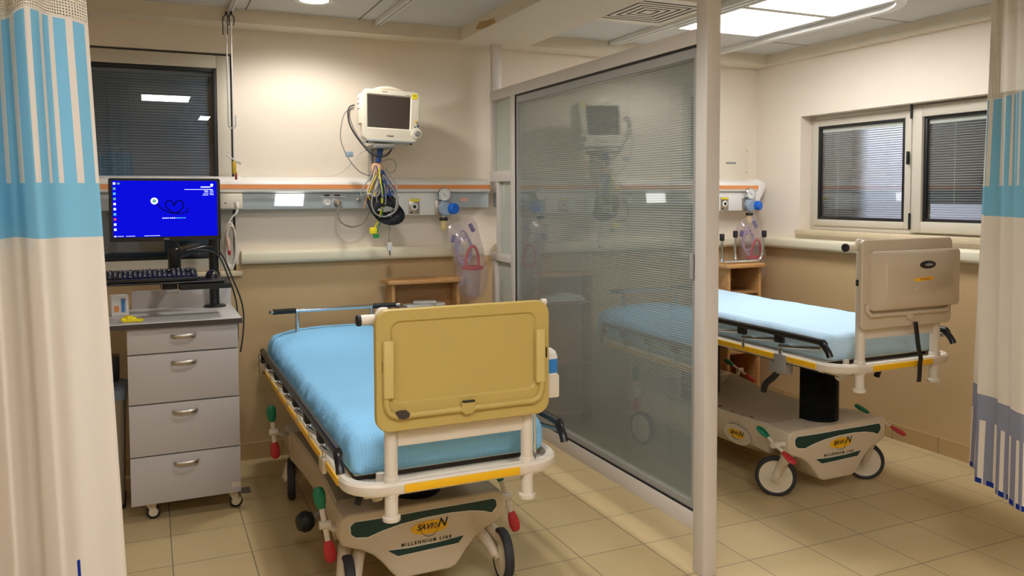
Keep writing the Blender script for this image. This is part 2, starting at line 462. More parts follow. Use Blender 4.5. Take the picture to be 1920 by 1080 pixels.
def text_obj(name, s, size, m, parent, T, extrude=.0003, shear=0., align='CENTER', space=1.0, bold=0.):
    cu = bpy.data.curves.new(name, 'FONT'); cu.body = s; cu.size = size; cu.align_x = align; cu.align_y = 'CENTER'
    cu.extrude = extrude; cu.shear = shear; cu.space_character = space; cu.offset = bold; cu.resolution_u = 3
    tmp = bpy.data.objects.new(name+'_tmp', cu); COL.objects.link(tmp)
    dg = bpy.context.evaluated_depsgraph_get()
    me = bpy.data.meshes.new_from_object(tmp.evaluated_get(dg))
    bpy.data.objects.remove(tmp); me.transform(T); me.materials.clear(); me.materials.append(m)
    o = bpy.data.objects.new(name, me); COL.objects.link(o); o.parent = parent
    return o
# text plane facing -Y: local x->X, y->Z
FACE_Y = Matrix(((1, 0, 0, 0), (0, 0, -1, 0), (0, 1, 0, 0), (0, 0, 0, 1)))
FACE_X = Matrix(((0, 0, -1, 0), (-1, 0, 0, 0), (0, 1, 0, 0), (0, 0, 0, 1)))   # faces -X
def TR(x, y, z): return Matrix.Translation((x, y, z))
def arc(c, r, a0, a1, n=8, plane='xz', y=0.):
    out = []
    for k in range(n+1):
        a = a0+(a1-a0)*k/n; out.append((c[0]+r*cos(a), c[1]+r*sin(a)))
    return out

YB, XR, ZC, ZS = 4.77, 4.15, 2.505, 2.431
XL, YF = -2.6, -3.2
XP = 1.95                                     # left face of the glass partition

# ------------------------------------------------------------------ room shell
def struct(name, b, m, **k):
    o = b.build(name, m, **k); o['kind'] = 'structure'; return o
struct('floor', MB().box(XL-.1, XR+.15, YF-.1, YB+.15, -.1, 0), M_floor)
struct('ceiling', MB().box(XL-.1, XR+.15, YF-.1, YB+.15, ZC, ZC+.1), M_ceil)
# back wall with the opening of window_1
W1 = (-.62, .447, 1.085, 2.292)
wb = MB()
wb.box(XL-.1, W1[0], YB, YB+.15, 0, ZC).box(W1[1], XR+.15, YB, YB+.15, 0, ZC)
wb.box(W1[0], W1[1], YB, YB+.15, 0, W1[2]).box(W1[0], W1[1], YB, YB+.15, W1[3], ZC)
struct('wall_back', wb, M_wall)
# right wall with the opening of window_2
W2 = (2.45, 4.322, 1.255, 2.041)
wr = MB()
wr.box(XR, XR+.15, YF-.1, W2[0], 0, ZC).box(XR, XR+.15, W2[1], YB, 0, ZC)
wr.box(XR, XR+.15, W2[0], W2[1], 0, W2[2]).box(XR, XR+.15, W2[0], W2[1], W2[3], ZC)
struct('wall_right', wr, M_wall)
struct('wall_left', MB().box(XL-.1, XL, YF, YB, 0, ZC), M_wall)
struct('wall_front', MB().box(XL-.1, XR+.15, YF-.1, YF, 0, ZC), M_wall)
# dropped border around the ceiling, and the beam between the two bays
struct('trim_1', MB().box(XL, XR, YB-.175, YB, ZS, ZC), M_soffit)
struct('trim_2', MB().box(XR-.06, XR, YF, YB-.175, ZS, ZC), M_soffit)
bm_ = struct('trim_3', MB().box(1.735, 2.19, YF, YB-.175, ZS, ZC), M_soffit)
MB().rings([[(1.7345-.0006*q, y0+dy, ZS+.002+dz) for (dy, dz) in ((0, .0), (.10, -.003), (.22, .004), (.30, .02), (.24, .05), (.12, .035), (.03, .03))] for q, y0 in ((0, 4.05), (1, 4.05))], M_stain).build('plaster_stain', M_stain, bm_)
# ceiling panel seams (grooves standing as thin dark strips of the panel joints)
sm = MB()
for x in (-.11, .505, 1.12): sm.box(x-.0025, x+.0025, YF, YB-.175, ZC-.003, ZC)
for y in (4.2, 3.4, 2.79, 2.18): sm.box(3.62, XR-.06, y-.0015, y+.0015, ZC-.002, ZC)
struct('trim_4', sm, mat('seam_grey', (96, 94, 88), .6))
# skirting tiles
struct('baseboard_back', MB().box(XL, XR, YB-.012, YB, 0, .095), M_base)
struct('baseboard_right', MB().box(XR-.012, XR, YF, YB-.012, 0, .095), M_baser)
# bumper rails on the walls
def bumper_profile(d=.06, h=.075):
    return [(0, -h/2), (-d*.75, -h/2), (-d*.95, -h*.38), (-d, -h*.2), (-d, h*.2), (-d*.95, h*.38), (-d*.75, h/2), (0, h/2)]
b = MB(); b.prism([(YB+p[0], 1.158+p[1]) for p in bumper_profile()], 'x', .47, 1.93, M_bumper, bev=.004)
struct('trim_5', b, M_bumper)
b = MB(); b.prism([(YB+p[0], 1.158+p[1]) for p in bumper_profile()], 'x', 2.03, XR-.065, M_bumper, bev=.004)
struct('trim_6', b, M_bumper)
b = MB(); b.prism([(XR+p[0], 1.158+p[1]) for p in bumper_profile()], 'y', .5, YB-.001, M_bumper, bev=.004)
struct('trim_7', b, M_bumper)

# ------------------------------------------------------------------ window_1 (back wall, left, night black)
def frame_rect(b, axis, u0, u1, z0, z1, wd, d0, d1, m=None, bev=.004):
    """four members of a rectangular frame; axis 'x' => frame lies in XZ plane between y=d0..d1"""
    def bx(a0, a1, c0, c1):
        if axis == 'x': b.box(a0, a1, d0, d1, c0, c1, m, bev)
        else: b.box(d0, d1, a0, a1, c0, c1, m, bev)
    bx(u0, u0+wd, z0, z1); bx(u1-wd, u1, z0, z1); bx(u0+wd, u1-wd, z0, z0+wd); bx(u0+wd, u1-wd, z1-wd, z1)
w1 = empty('window_1', (0, 0, 0), kind='structure')
b = MB(); frame_rect(b, 'x', W1[0]+.002, W1[1]-.012, W1[2], W1[3]-.012, .072, YB+.01, YB+.075)
b.build('frame', M_winframe, w1)
b = MB(); frame_rect(b, 'x', W1[0]+.074, W1[1]-.084, W1[2]+.072, W1[3]-.084, .022, YB+.016, YB+.07)
b.build('gasket', M_gasket, w1)
MB().box(W1[0]+.09, W1[1]-.1, YB+.030, YB+.034, W1[2]+.09, W1[3]-.1).build('pane', M_dglass, w1)
sl = MB()
z = W1[2]+.1
while z < W1[3]-.11:
    T = TR(0, YB+.056, z) @ Matrix.Rotation(radians(62), 4, 'X')
    sl.box(W1[0]+.095, W1[1]-.125, -.0075, .0075, -.0004, .0004, None, 0, 2, T); z += .0145
sl.box(W1[0]+.09, W1[1]-.1, YB+.046, YB+.066, W1[3]-.125, W1[3]-.1)
sl.build('blind', M_dslat, w1)
MB().box(W1[0]+.085, W1[1]-.095, YB+.085, YB+.10, W1[2]+.09, W1[3]-.1).build('shutter', M_outdk, w1)
MB().box(W1[0]-.03, W1[1]+.03, YB-.03, YB+.0, W1[2]-.03, W1[2], None, .004).build('sill', M_stone, w1)

# ------------------------------------------------------------------ window_2 (right wall, two sashes with blinds)
w2 = empty('window_2', (0, 0, 0), kind='structure')
D0, D1 = XR+.085, XR+.145
b = MB()
frame_rect(b, 'y', W2[0]+.002, W2[1]-.001, W2[2]+.002, W2[3]-.001, .036, D0+.012, D1)
b.box(D0+.012, D1, 3.452, 3.500, W2[2]+.04, W2[3]-.038, None, .003)
b.build('frame', M_winframe, w2)
b = MB(); frame_rect(b, 'y', 3.50, W2[1]-.03, W2[2]+.03, W2[3]-.03, .045, D0+.004, D1-.006); s1 = b.build('sash', M_winframe, w2)
b = MB(); frame_rect(b, 'y', W2[0]+.03, 3.478, W2[2]+.014, W2[3]-.014, .066, D0-.014, D1-.02); s2 = b.build('sash', M_winframe, w2)
for (y0, y1, z0, z1, s) in ((3.545, 4.247, 1.328, 1.968, s1), (2.55, 3.412, 1.333, 1.963, s2)):
    b = MB(); frame_rect(b, 'y', y0-.004, y1+.004, z0-.004, z1+.004, .024, D0+.006, D1-.01); b.build('gasket', M_gasket, s)
    MB().box(D0+.016, D0+.019, y0+.01, y1-.01, z0+.01, z1-.01).build('pane', M_glass, s)
    sl = MB(); z = z0+.03
    while z < z1-.045:
        T = TR(D0+.036, 0, z) @ Matrix.Rotation(radians(15 if s is s1 else 12), 4, 'Y')
        sl.box(-.0075, .0075, y0+.022, y1-.022, -.0004, .0004, None, 0, 2, T); z += .0146
    sl.box(D0+.026, D0+.044, y0+.018, y1-.018, z1-.045, z1-.02)
    for q in (.2, .78):
        yy = y0+(y1-y0)*q; sl.box(D0+.027, D0+.0278, yy-.0008, yy+.0008, z0+.02, z1-.03)
    sl.build('blind', M_slat, s)
for z0, z1 in ((1.955, 2.04), (1.286, 1.385)):
    MB().cyl((D0-.02, 3.482, z0), (D0-.02, 3.482, z1), .0075, 10).build('hinge', M_black, w2)
MB().box(D0-.024, D0-.004, 3.50, 3.512, 1.68, 1.76, None, .003).build('handle', M_gasket, s1)
MB().box(XR-.028, XR+.085, W2[0]-.02, W2[1]+.02, 1.222, 1.257, None, .004).build('sill', M_stone, w2)
# what stands outside the right window: a pale rendered wall, a dark pier and a dark shutter box
struct('wall_outside', MB().box(5.7, 5.8, 1.0, 7.0, -.2, 4), M_out)
struct('column_outside', MB().box(5.25, 5.45, 5.08, 6.6, -.2, 4), M_outdk)
struct('wall_shutter_outside', MB().box(5.15, 5.3, 1.2, 4.15, 1.43, 2.06), M_outdk)

# ------------------------------------------------------------------ glass partition between the bays
X0, X1 = XP, XP+.065
gp = empty('glass_partition', (XP, 2.52, 0), label='grey framed floor standing glass partition with white slat blinds between the two beds', cat='partition', kind='thing')
def gpb(b, name, m, parent=None):
    o = b.build(name, m, parent or gp, sharp=75 if name == 'blind' else 38, T=Matrix.Translation((-XP, -2.52, 0))); return o
b = MB()
b.box(X0, X1, 2.52, 2.587, 0, ZS, None, .003)                    # near post
b.box(X0, X1, 2.587, 4.66, 2.083, 2.143, None, .002)             # top rail
b.box(X0, X1, 2.587, 4.33, .165, .238, None, .002)               # bottom rail
b.box(X0, X1, 4.29, 4.35, .165, 2.083, None, .002)               # stile
b.box(X0+.005, X1, 4.625, 4.66, 1.585, ZS, None, .002)           # far post, upper
b.box(X0, X1, 4.35, 4.66, 1.585, 1.65, None, .002)
b.box(X0, X1, 4.35, 4.66, 1.10, 1.146, None, .002)
b.box(X0+.005, X1, 4.545, 4.575, 1.146, 1.585, None, .002)
b.box(X0+.005, X1, 4.59, 4.65, 0, 1.10, None, .002)
b.box(X0, X1, 4.35, 4.59, .165, .238, None, .002)
gpb(b, 'frame', M_alu)
b = MB()
b.box(X0+.008, X1-.008, 2.588, 2.61, .239, 2.082).box(X0+.008, X1-.008, 4.262, 4.289, .239, 2.082)
b.box(X0+.008, X1-.008, 2.61, 4.262, .239, .275).box(X0+.008, X1-.008, 2.61, 4.262, 2.035, 2.075)
gpb(b, 'sash', M_alu2)
b = MB()
b.box(X0+.003, X0+.008, 2.588, 4.289, .239, .247).box(X0+.003, X0+.008, 2.588, 4.289, 2.073, 2.0825).box(X0+.003, X0+.008, 4.281, 4.2895, .247, 2.074)
gpb(b, 'gasket', M_gasket)
gpb(MB().box(X0+.012, X0+.016, 2.605, 4.27, .27, 2.04), 'pane', M_glass)
gpb(MB().box(X1-.016, X1-.012, 2.605, 4.27, .27, 2.04), 'pane', M_glass)
sl = MB(); z = .284; wS, sag, tl = .0145, .0022, radians(52)
arcp = []
for k in range(5):
    u = -1+2*k/4; a_ = wS/2*u; n_ = sag*(1-u*u)
    arcp.append((X0+.0325+a_*cos(tl)-n_*sin(tl), a_*sin(tl)+n_*cos(tl)))
while z < 2.03:
    sl.grid([[(x, 2.612, z+dz), (x, 4.26, z+dz)] for x, dz in arcp]); z += .01025
for yy in (2.78, 3.12, 3.5, 4.05): sl.box(X0+.0205, X0+.0213, yy-.001, yy+.001, .28, 2.03)
gpb(sl, 'blind', M_slat2)
gpb(MB().box(X0-.006, X0+.006, 2.597, 2.612, 1.17, 1.27, None, .002), 'handle', M_alu2)
gpb(MB().box(X0+.03, X0+.036, 4.352, 4.622, 1.652, 2.08), 'side_pane', M_frost)
gpb(MB().box(X0+.03, X0+.036, 4.352, 4.543, 1.148, 1.583), 'side_pane', M_frost)
gpb(MB().box(X0+.03, X0+.036, 4.352, 4.588, .24, 1.098), 'side_pane', M_frost)

# ------------------------------------------------------------------ ceiling fittings
M_led2 = emit_mat('led_panel_cool', (252, 250, 254), 20.0)
def led_panel(x0, x1, y0, y1, label):
    t = empty('ceiling_light', ((x0+x1)/2, (y0+y1)/2, ZC-.012), label=label, cat='ceiling light')
    w, d = (x1-x0)/2, (y1-y0)/2
    b = MB()
    b.box(-w, w, -d, -d+.02, 0, .012).box(-w, w, d-.02, d, 0, .012).box(-w, -w+.02, -d+.02, d-.02, 0, .012).box(w-.02, w, -d+.02, d-.02, 0, .012)
    b.build('frame', M_white, t)
    MB().box(-w+.02, w-.02, -d+.02, d-.02, .003, .011).build('diffuser', M_led if y0 > 2 else M_led2, t)
    return t
led_panel(2.90, 3.53, 3.46, 4.06, 'square bright ceiling panel light over the right bed, the one nearer the far wall')
led_panel(2.90, 3.53, 2.84, 3.445, 'square bright ceiling panel light cut by the top edge of the photo')
led_panel(-.05, .45, .35, .95, 'square ceiling panel light above the photo and mirrored in the left window')
led_panel(.60, .76, -1.7, -1.1, 'narrow ceiling panel light far behind the camera')
led_panel(1.15, 1.65, .1, .7, 'unseen fill light panel added behind the camera, before the beam')  # extra panel added to brighten the surfaces facing the camera
led_panel(-1.7, -1.1, .1, .7, 'unseen fill light panel added behind the camera at the far left')  # unseen panel added as front fill from the left
led_panel(1.15, 1.65, -.9, -.3, 'unseen fill light panel added behind the camera, beside the beam and further back')  # added fill, set where the left window does not mirror it
t = empty('downlight', (.80, 4.23, ZC), label='round recessed downlight glowing in the grey ceiling above the left bed', cat='downlight')
MB().lathe([(.072, -.001), (.074, -.006), (.098, -.008), (.102, -.003), (.102, 0)], (0, 0, 0), (0, 0, 1), 32).build('trim_ring', M_white, t)
MB().lathe([(.0715, -.004), (.0715, -.001)], (0, 0, 0), (0, 0, 1), 32).build('lens', M_down, t)
# four way air diffuser
t = empty('air_vent', (2.50, 3.74, ZC), label='beige square louvred air vent in the ceiling beyond the beam', cat='air vent')
b = MB(); S = .285
def sqring(b, s, wd, z0, z1, m=None):
    b.box(-s, s, -s, -s+wd, z0, z1, m).box(-s, s, s-wd, s, z0, z1, m).box(-s, -s+wd, -s+wd, s-wd, z0, z1, m).box(s-wd, s, -s+wd, s-wd, z0, z1, m)
sqring(b, S, .07, -.014, 0); b.build('frame', M_warmwhite, t)
b = MB()
for q in (.192, .152, .112, .072):
    sqring(b, q, .020, -.0145, -.0125)
b.box(-.032, .032, -.032, .032, -.0145, -.0125)
b.build('louvre', M_warmwhite, t)
MB().box(-.212, .212, -.212, .212, -.0122, -.001).build('plenum', M_gasket, t)
# tracks in the ceiling
def track(name, pts, w, h, m, label):
    b = MB(); b.tube(smooth_path(pts, 6) if len(pts) > 2 else pts, 1, 4, m, flat=(w/1.414*1.0, h/1.414))
    return tag(b.build(name, m), label, 'ceiling track')
def rail(x, y0, y1, w, h, m, label):
    b = MB(); b.box(x-w/2, x+w/2, y0, y1, ZC-h, ZC-.0005, m, .002)
    b.box(x-w*.12, x+w*.12, y0+.001, y1-.001, ZC-h-.002, ZC-h, M_alu2)
    o = b.build('ceiling_track', m); return tag(o, label, 'ceiling track')
rail(.425, YF, YB-.18, .026, .022, M_white, 'thin grey ceiling track holding the hanging drip hooks')
rail(1.225, YF, YB-.18, .036, .03, M_white, 'grey ceiling track between the round downlight and the beam')
rail(2.795, YF, YB-.18, .06, .03, M_white, 'wide grey ceiling track beside the air vent')
pts = [(3.64, 4.585), (3.64, 3.22)] + [(3.64-.3+.3*cos(a), 3.22+.3*-sin(a)) for a in [pi/2*k/8 for k in range(1, 9)]] + [(2.3, 2.92)]
b = MB()
prof = [(-.013, 0), (-.013, -.03), (.013, -.03), (.013, 0)]
rg = []
for i, p in enumerate(pts):
    q0 = pts[max(i-1, 0)]; q1 = pts[min(i+1, len(pts)-1)]; tx, ty = q1[0]-q0[0], q1[1]-q0[1]; L = math.hypot(tx, ty); nx, ny = -ty/L, tx/L
    rg.append([(p[0]+nx*a*1.9, p[1]+ny*a*1.9, ZC-.0005+c) for a, c in prof])
b.rings(rg, M_white)
tag(b.build('curtain_track', M_white), 'white curved curtain track around the bright right ceiling panels', 'curtain track')
# track the two ward curtains hang from
for (x0, x1, y, lb) in ((-1.6, 1.72, 1.93, 'left'), (2.2, 4.08, 2.12, 'right')):
    b = MB(); b.box(x0, x1, y-.013, y+.013, ZC-.04, ZC-.0005, M_white, .002)
    tag(b.build('curtain_track', M_white), 'straight white track above the photo carrying the %s curtain' % lb, 'curtain track')

# ------------------------------------------------------------------ curtains
def make_curtain(path_fn, name, label, nu, u_len, z_hem, cloth):
    root = empty(name, path_fn(.5, 2.2)[:2]+(z_hem,), label=label, cat='curtain')
    o = root.location.copy()
    def strip(z0, z1, nz, mtl, nm):
        P = []; UV = []
        for i in range(nu+1):
            u = i/nu; col = []; cuv = []
            for j in range(nz+1):
                z = z0+(z1-z0)*j/nz; x, y, zz = path_fn(u, z); col.append((x-o.x, y-o.y, zz-o.z)); cuv.append((u*u_len, z))
            P.append(col); UV.append(cuv)
        b = MB(); b.grid(P, mtl, UV); return b.build(nm, mtl, root, sharp=180)
    strip(z_hem, 1.865, 46, cloth, 'fabric')
    strip(1.865, ZC-.04, 14, M_net, 'net_header')
    return root
def left_path(u, z):
    # u=0 at the free edge on the right, 1 far out to the left
    flare = (2.45-z)
    x = -.137+.041*flare-u*(.55+.045*flare)
    y = 1.93+.035*sin(u*17+.9)*(.4+.25*flare) + .008*sin(u*47+1.2*z) + .012*noise.noise((u*9, z*1.5, 1.3))
    g = max(0, 1-abs(u-.255)/.07); y += .10*g*g*(3-2*g)
    if u > .3: y += .05*min(1, (u-.3)*6)+.03*sin(u*33)
    x += .008*sin(u*40+.5*z)
    return (x, y, z + (.02*sin(u*9) if z > 1.85 else 0))
make_curtain(left_path, 'ward_curtain', 'cream curtain with bright blue stripes hanging beside the blue computer screen', 110, .95, .32, M_curtain2)
def right_path(u, z):
    flare = (2.45-z)
    P = [(3.16, 2.235), (3.06, 2.13), (2.985, 2.10), (2.91, 1.98), (2.84, 1.90), (2.80, 1.80), (2.90, 1.66), (3.05, 1.62), (3.2, 1.5), (3.4, 1.45)]
    s = u*(len(P)-1); i = min(int(s), len(P)-2); f = s-i; f = f*f*(3-2*f)*.6+f*.4
    x = P[i][0]*(1-f)+P[i+1][0]*f; y = P[i][1]*(1-f)+P[i+1][1]*f
    k = (1-min(1, u*2.5))
    x -= (.038*flare-.005)*k; y += .012*sin(u*60+z)*.8
    return (x+.012*sin(u*47+.7*z), y, z)
make_curtain(right_path, 'ward_curtain', 'cream curtain with grey striped dashed hem at the right edge of the photo', 110, .95, .372, M_curtain)

# ------------------------------------------------------------------ bedhead supply units
def headwall(x0, x1, name, label, lamp, gas, end_cap):
    t = empty(name, ((x0+x1)/2, YB, 1.48), label=label, cat='bedhead unit')
    cx = (x0+x1)/2; T = Matrix.Translation((-cx, -YB, -1.48))
    # upper shell with rounded front, protruding more than the lower channel
    prof = [(YB, 1.520), (YB-.105, 1.520), (YB-.118, 1.528), (YB-.12, 1.545), (YB-.12, 1.567), (YB-.112, 1.583), (YB-.09, 1.597), (YB, 1.612)]
    b = MB(); b.prism(prof, 'x', x0, x1, M_white, bev=.002)
    b.build('light_housing', M_white, t, T=T)
    MB().box(x0+.001, x1-.001, YB-.1215, YB-.119, 1.541, 1.567).build('orange_band', M_orange, t, T=T)
    b = MB(); b.box(x0, x1, YB-.09, YB, 1.428, 1.52, M_panelgrey, .004); ch = b.build('supply_channel', M_panelgrey, t, T=T)
    b = MB(); b.box(gas[0], gas[1], YB-.1, YB-.002, 1.385, 1.519, M_white, .004); b.build('gas_panel', M_white, t, T=T)
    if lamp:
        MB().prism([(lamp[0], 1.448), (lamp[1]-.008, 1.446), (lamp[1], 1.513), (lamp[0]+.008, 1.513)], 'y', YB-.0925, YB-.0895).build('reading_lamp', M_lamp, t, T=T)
    if end_cap:
        b = MB(); b.prism([(x1, 1.612), (x1+.075, 1.585), (x1+.075, 1.54), (x1-.02, 1.388), (x1-.02, 1.52)][::-1], 'y', YB-.112, YB-.001, M_white, bev=.006); b.build('end_cap', M_white, t, T=T)
    return t, T
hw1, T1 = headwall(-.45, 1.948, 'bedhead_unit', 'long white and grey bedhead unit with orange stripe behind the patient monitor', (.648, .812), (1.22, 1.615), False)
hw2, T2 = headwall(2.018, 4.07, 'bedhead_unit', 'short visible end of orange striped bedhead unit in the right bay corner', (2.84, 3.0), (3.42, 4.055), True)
# sockets and outlets on the first unit
def socket(x, parent, T):
    b = MB(); b.box(x-.03, x+.03, YB-.094, YB-.09, 1.436, 1.492, M_panelgrey, .002)
    b.lathe([(.018, 0), (.018, .003), (.015, .003), (.015, .0005)], (x, YB-.094, 1.466), (0, -1, 0), 20, M_white)
    for dx in (-.007, 0, .007): b.cyl((x+dx, YB-.0945, 1.466+(.006 if dx == 0 else 0)), (x+dx, YB-.097, 1.466+(.006 if dx == 0 else 0)), .002, 8, M_ink)
    return b.build('socket', M_panelgrey, parent, T=T)
for x in (.942, 1.0): socket(x, hw1, T1)
b = MB(); b.box(.90, 1.05, YB-.1, YB-.09, 1.494, 1.499, M_white); b.box(.925, .955, YB-.101, YB-.09, 1.502, 1.510, M_ink); b.box(.985, 1.015, YB-.101, YB-.09, 1.502, 1.510, M_ink)
b.build('socket_cover', M_white, hw1, T=T1)
MB().lathe([(.012, 0), (.012, .004), (.006, .006)], (1.124, YB-.09, 1.478), (0, -1, 0), 16).build('earth_stud', M_steel, hw1, T=T1)
MB().box(1.76, 1.81, YB-.0915, YB-.0895, 1.466, 1.488).build('red_sticker', M_pink, hw1, T=T1)
def gas_outlet(x, parent, T):
    b = MB(); b.box(x-.034, x+.034, YB-.108, YB-.0995, 1.392, 1.483, M_steel, .003); o = b.build('gas_outlet', M_steel, parent, T=T)
    MB().box(x-.03, x+.03, YB-.1095, YB-.1078, 1.468, 1.481).build('yellow_tag', M_tapeyellow, o, T=T)
    MB().lathe([(.022, 0), (.022, .004), (.012, .006), (.012, .001)], (x, YB-.108, 1.436), (0, -1, 0), 20).build('outlet_ring', M_white, o, T=T)
    MB().lathe([(.009, 0), (.009, .008)], (x, YB-.108, 1.436), (0, -1, 0), 14).build('outlet_bore', M_ink, o, T=T)
    MB().box(x-.026, x-.012, YB-.1095, YB-.1078, 1.398, 1.406).build('symbol', M_ink, o, T=T)
gas_outlet(1.458, hw1, T1); gas_outlet(3.775, hw2, T2)
# flat wall plate over the right bay unit
t = empty('wall_plate', (3.93, YB, 1.735), label='blank cream wall panel with a small grey label above the right bay bedhead unit', cat='wall panel')
MB().box(-.36, .137, -.012, 0, -.155, .157, M_warmwhite, .003).build('cover', M_warmwhite, t)
MB().box(-.07, .02, -.0135, -.0115, -.01, .005).build('label_plate', M_cablegrey, t)
for z in (.09, -.07): MB().lathe([(.006, 0), (.005, .003)], (.12, -.012, z), (0, -1, 0), 10).build('screw', M_steel, t)

def suction_regulator(x, label):
    t = empty('suction_regulator', (x, YB-.1, 1.42), label=label, cat='suction regulator', group='suction regulators on the bedhead units')
    b = MB(); b.box(-.066, -.02, -.012, 0, -.04, .055, M_steel, .003); b.build('mounting_plate', M_steel, t)
    b = MB(); b.lathe([(.036, 0), (.042, .008), (.042, .045), (.036, .052)], (-.01, 0, .0), (0, -1, 0), 24, M_bluegrey); b.box(-.04, .0, -.04, 0, -.03, .05, M_bluegrey, .008); b.build('body', M_bluegrey, t)
    MB().lathe([(.030, 0), (.034, .004), (.034, .03), (.029, .036), (.0, .036)], (.028, -.045, .002), (.35, -1, 0), 20).build('knob', M_blue, t)
    b = MB(); b.cyl((-.018, -.03, .035), (-.018, -.03, .06), .008, 10, M_chrome); b.lathe([(.036, 0), (.042, .004), (.042, .022), (.038, .026), (.036, .022)], (-.018, -.02, .088), (0, -1, 0), 28, M_chrome); g = b.build('gauge', M_chrome, t)
    MB().lathe([(.036, 0), (.036, .002)], (-.018, -.0425, .088), (0, -1, 0), 28).build('dial', M_dial, g)
    b = MB(); b.box(-.036, .0, -.0462, -.0448, .086, .088, M_ink, 0, 2, Matrix.Translation((-.018, 0, .088)) @ Matrix.Rotation(.8, 4, 'Y') @ Matrix.Translation((.018, 0, -.088)))
    for k in range(9):
        a = radians(-40+k*32.5); b.box(-.018+.028*cos(a)-.0015, -.018+.028*cos(a)+.0015, -.0462, -.0448, .088+.028*sin(a)-.0015, .088+.028*sin(a)+.0015, M_ink)
    b.build('needle', M_ink, g)
    b = MB(); b.cyl((-.02, -.03, -.03), (-.02, -.03, -.05), .01, 12, M_chrome); b.build('stem', M_chrome, t)
    MB().lathe([(.024, 0), (.026, -.004), (.026, -.018), (.022, -.02)], (-.02, -.03, -.05), (0, 0, 1), 20).build('cap', M_black, t)
    MB().lathe([(.018, 0), (.018, -.035), (.016, -.05), (.008, -.056), (.008, -.064)], (-.02, -.03, -.07), (0, 0, 1), 18).build('moisture_bowl', M_amber, t)
    return t
suction_regulator(1.655, 'blue knobbed suction regulator with round dial in the left bay, above the plastic bag')
suction_regulator(4.0, 'blue knobbed suction regulator with round dial in the right bay corner')

# ------------------------------------------------------------------ patient monitor and its post
MX, MY = 1.255, 4.48
t = empty('monitor_post', (1.225, YB-.12, 1.60), label='pale metal mounting post standing on the bedhead unit under the patient monitor', cat='monitor mount')
b = MB(); b.box(-.025, .03, -.035, .035, -.0, .17, M_warmwhite, .005); b.box(-.042, -.029, -.03, .03, .0, .17, M_alu2, .003); b.build('post', M_warmwhite, t)
b = MB(); b.box(-.055, .058, -.20, .04, .17, .192, M_cablegrey, .004); b.build('mounting_plate', M_cablegrey, t)
t = empty('patient_monitor', (MX+.012, MY, 1.806), label='ivory patient monitor with dark screen above the bedhead unit', cat='patient monitor')
t.rotation_euler = (radians(-3), radians(2.2), radians(-3))
def wring(w, h, r, y, cz, taper=0., cx=0.): return [(p[0]*(1+taper*(p[1])/h)+cx, y, p[1]+cz) for p in rrect(w, h, r, 5)]
b = MB()
cz = .150
b.rings([wring(.29, .26, .03, .14, cz, .04), wring(.318, .285, .035, .10, cz, .05), wring(.325, .292, .03, .02, cz, .05), wring(.322, .288, .025, .004, cz, .05),
         wring(.315, .28, .022, 0., cz, .05)], M_monbody, cap1=False)
b.rings([wring(.315, .28, .022, 0., cz, .05), wring(.256, .196, .006, 0., cz+.020, .03, -.012), wring(.242, .182, .004, .008, cz+.020, .03, -.012)], M_monbody, cap0=False)
b.build('housing', M_monbody, t)
b = MB(); b.rings([wring(.243, .183, .004, .0075, cz+.020, .03, -.012), wring(.243, .183, .004, .0095, cz+.020, .03, -.012)]); b.build('screen', M_monscreen, t)
b = MB(); b.tube(smooth_path([(-.10, .06, cz+.140), (-.06, .05, cz+.158), (0, .045, cz+.163), (.05, .05, cz+.155), (.09, .06, cz+.138)], 5), .011, 10); b.build('carry_handle', M_monbody, t)
b = MB(); b.box(-.14, .13, .0, .12, -.001, .012, M_panelgrey, .004); b.cyl((-.13, .02, -.008), (-.13, .02, .004), .007, 10, M_ink); b.cyl((.12, .02, -.008), (.12, .02, .004), .007, 10, M_ink); b.build('base_tray', M_panelgrey, t)
b = MB(); b.lathe([(.031, 0), (.033, .006), (.030, .012), (.022, .014)], (.148, .0, .055), (0, -1, 0), 24, M_monbody); b.lathe([(.016, .012), (.015, .022), (.011, .026)], (.148, .0, .055), (0, -1, 0), 20, M_cablegrey); b.build('navigation_knob', M_monbody, t)
b = MB(); b.lathe([(.007, 0), (.006, .004)], (.143, 0, .125), (0, -1, 0), 12, M_yellow); b.build('alarm_key', M_yellow, t)
b = MB(); b.lathe([(.007, 0), (.006, .004)], (.155, 0, .1), (0, -1, 0), 12, M_cableblue); b.lathe([(.004, 0), (.004, .003)], (.138, 0, .095), (0, -1, 0), 10, M_cabledk); b.lathe([(.005, 0), (.004, .003)], (.150, 0, .112), (0, -1, 0), 10, M_cablegrey); b.build('key', M_cableblue, t)
b = MB(); b.box(.118, .150, -.0015, .001, .254, .284, M_tapeyellow); o = b.build('yellow_sticker', M_tapeyellow, t)
text_obj('lettering', 'M15', .009, M_ink, o, TR(.134, -.0018, .272) @ FACE_Y)
text_obj('lettering', 'PHILIPS', .0125, M_ink, t, TR(-.005, -.0005, .033) @ FACE_Y, bold=.0002)
text_obj('lettering', 'IntelliVue', .0075, M_cablegrey, t, TR(.095, -.0005, .272) @ FACE_Y)
b = MB(); b.box(-.055, -.025, .0-.0015, .0005, .2815, .2855, M_cablegrey); b.build('model_plate', M_cablegrey, t)
b = MB()
for dz in (.195, .225, .25): b.box(-.182, -.160, .035, .09, dz-.008, dz+.008, M_white, .003)
b.box(-.176, -.158, .03, .1, .10, .27, M_monbody, .004); b.build('connector_block', M_monbody, t)

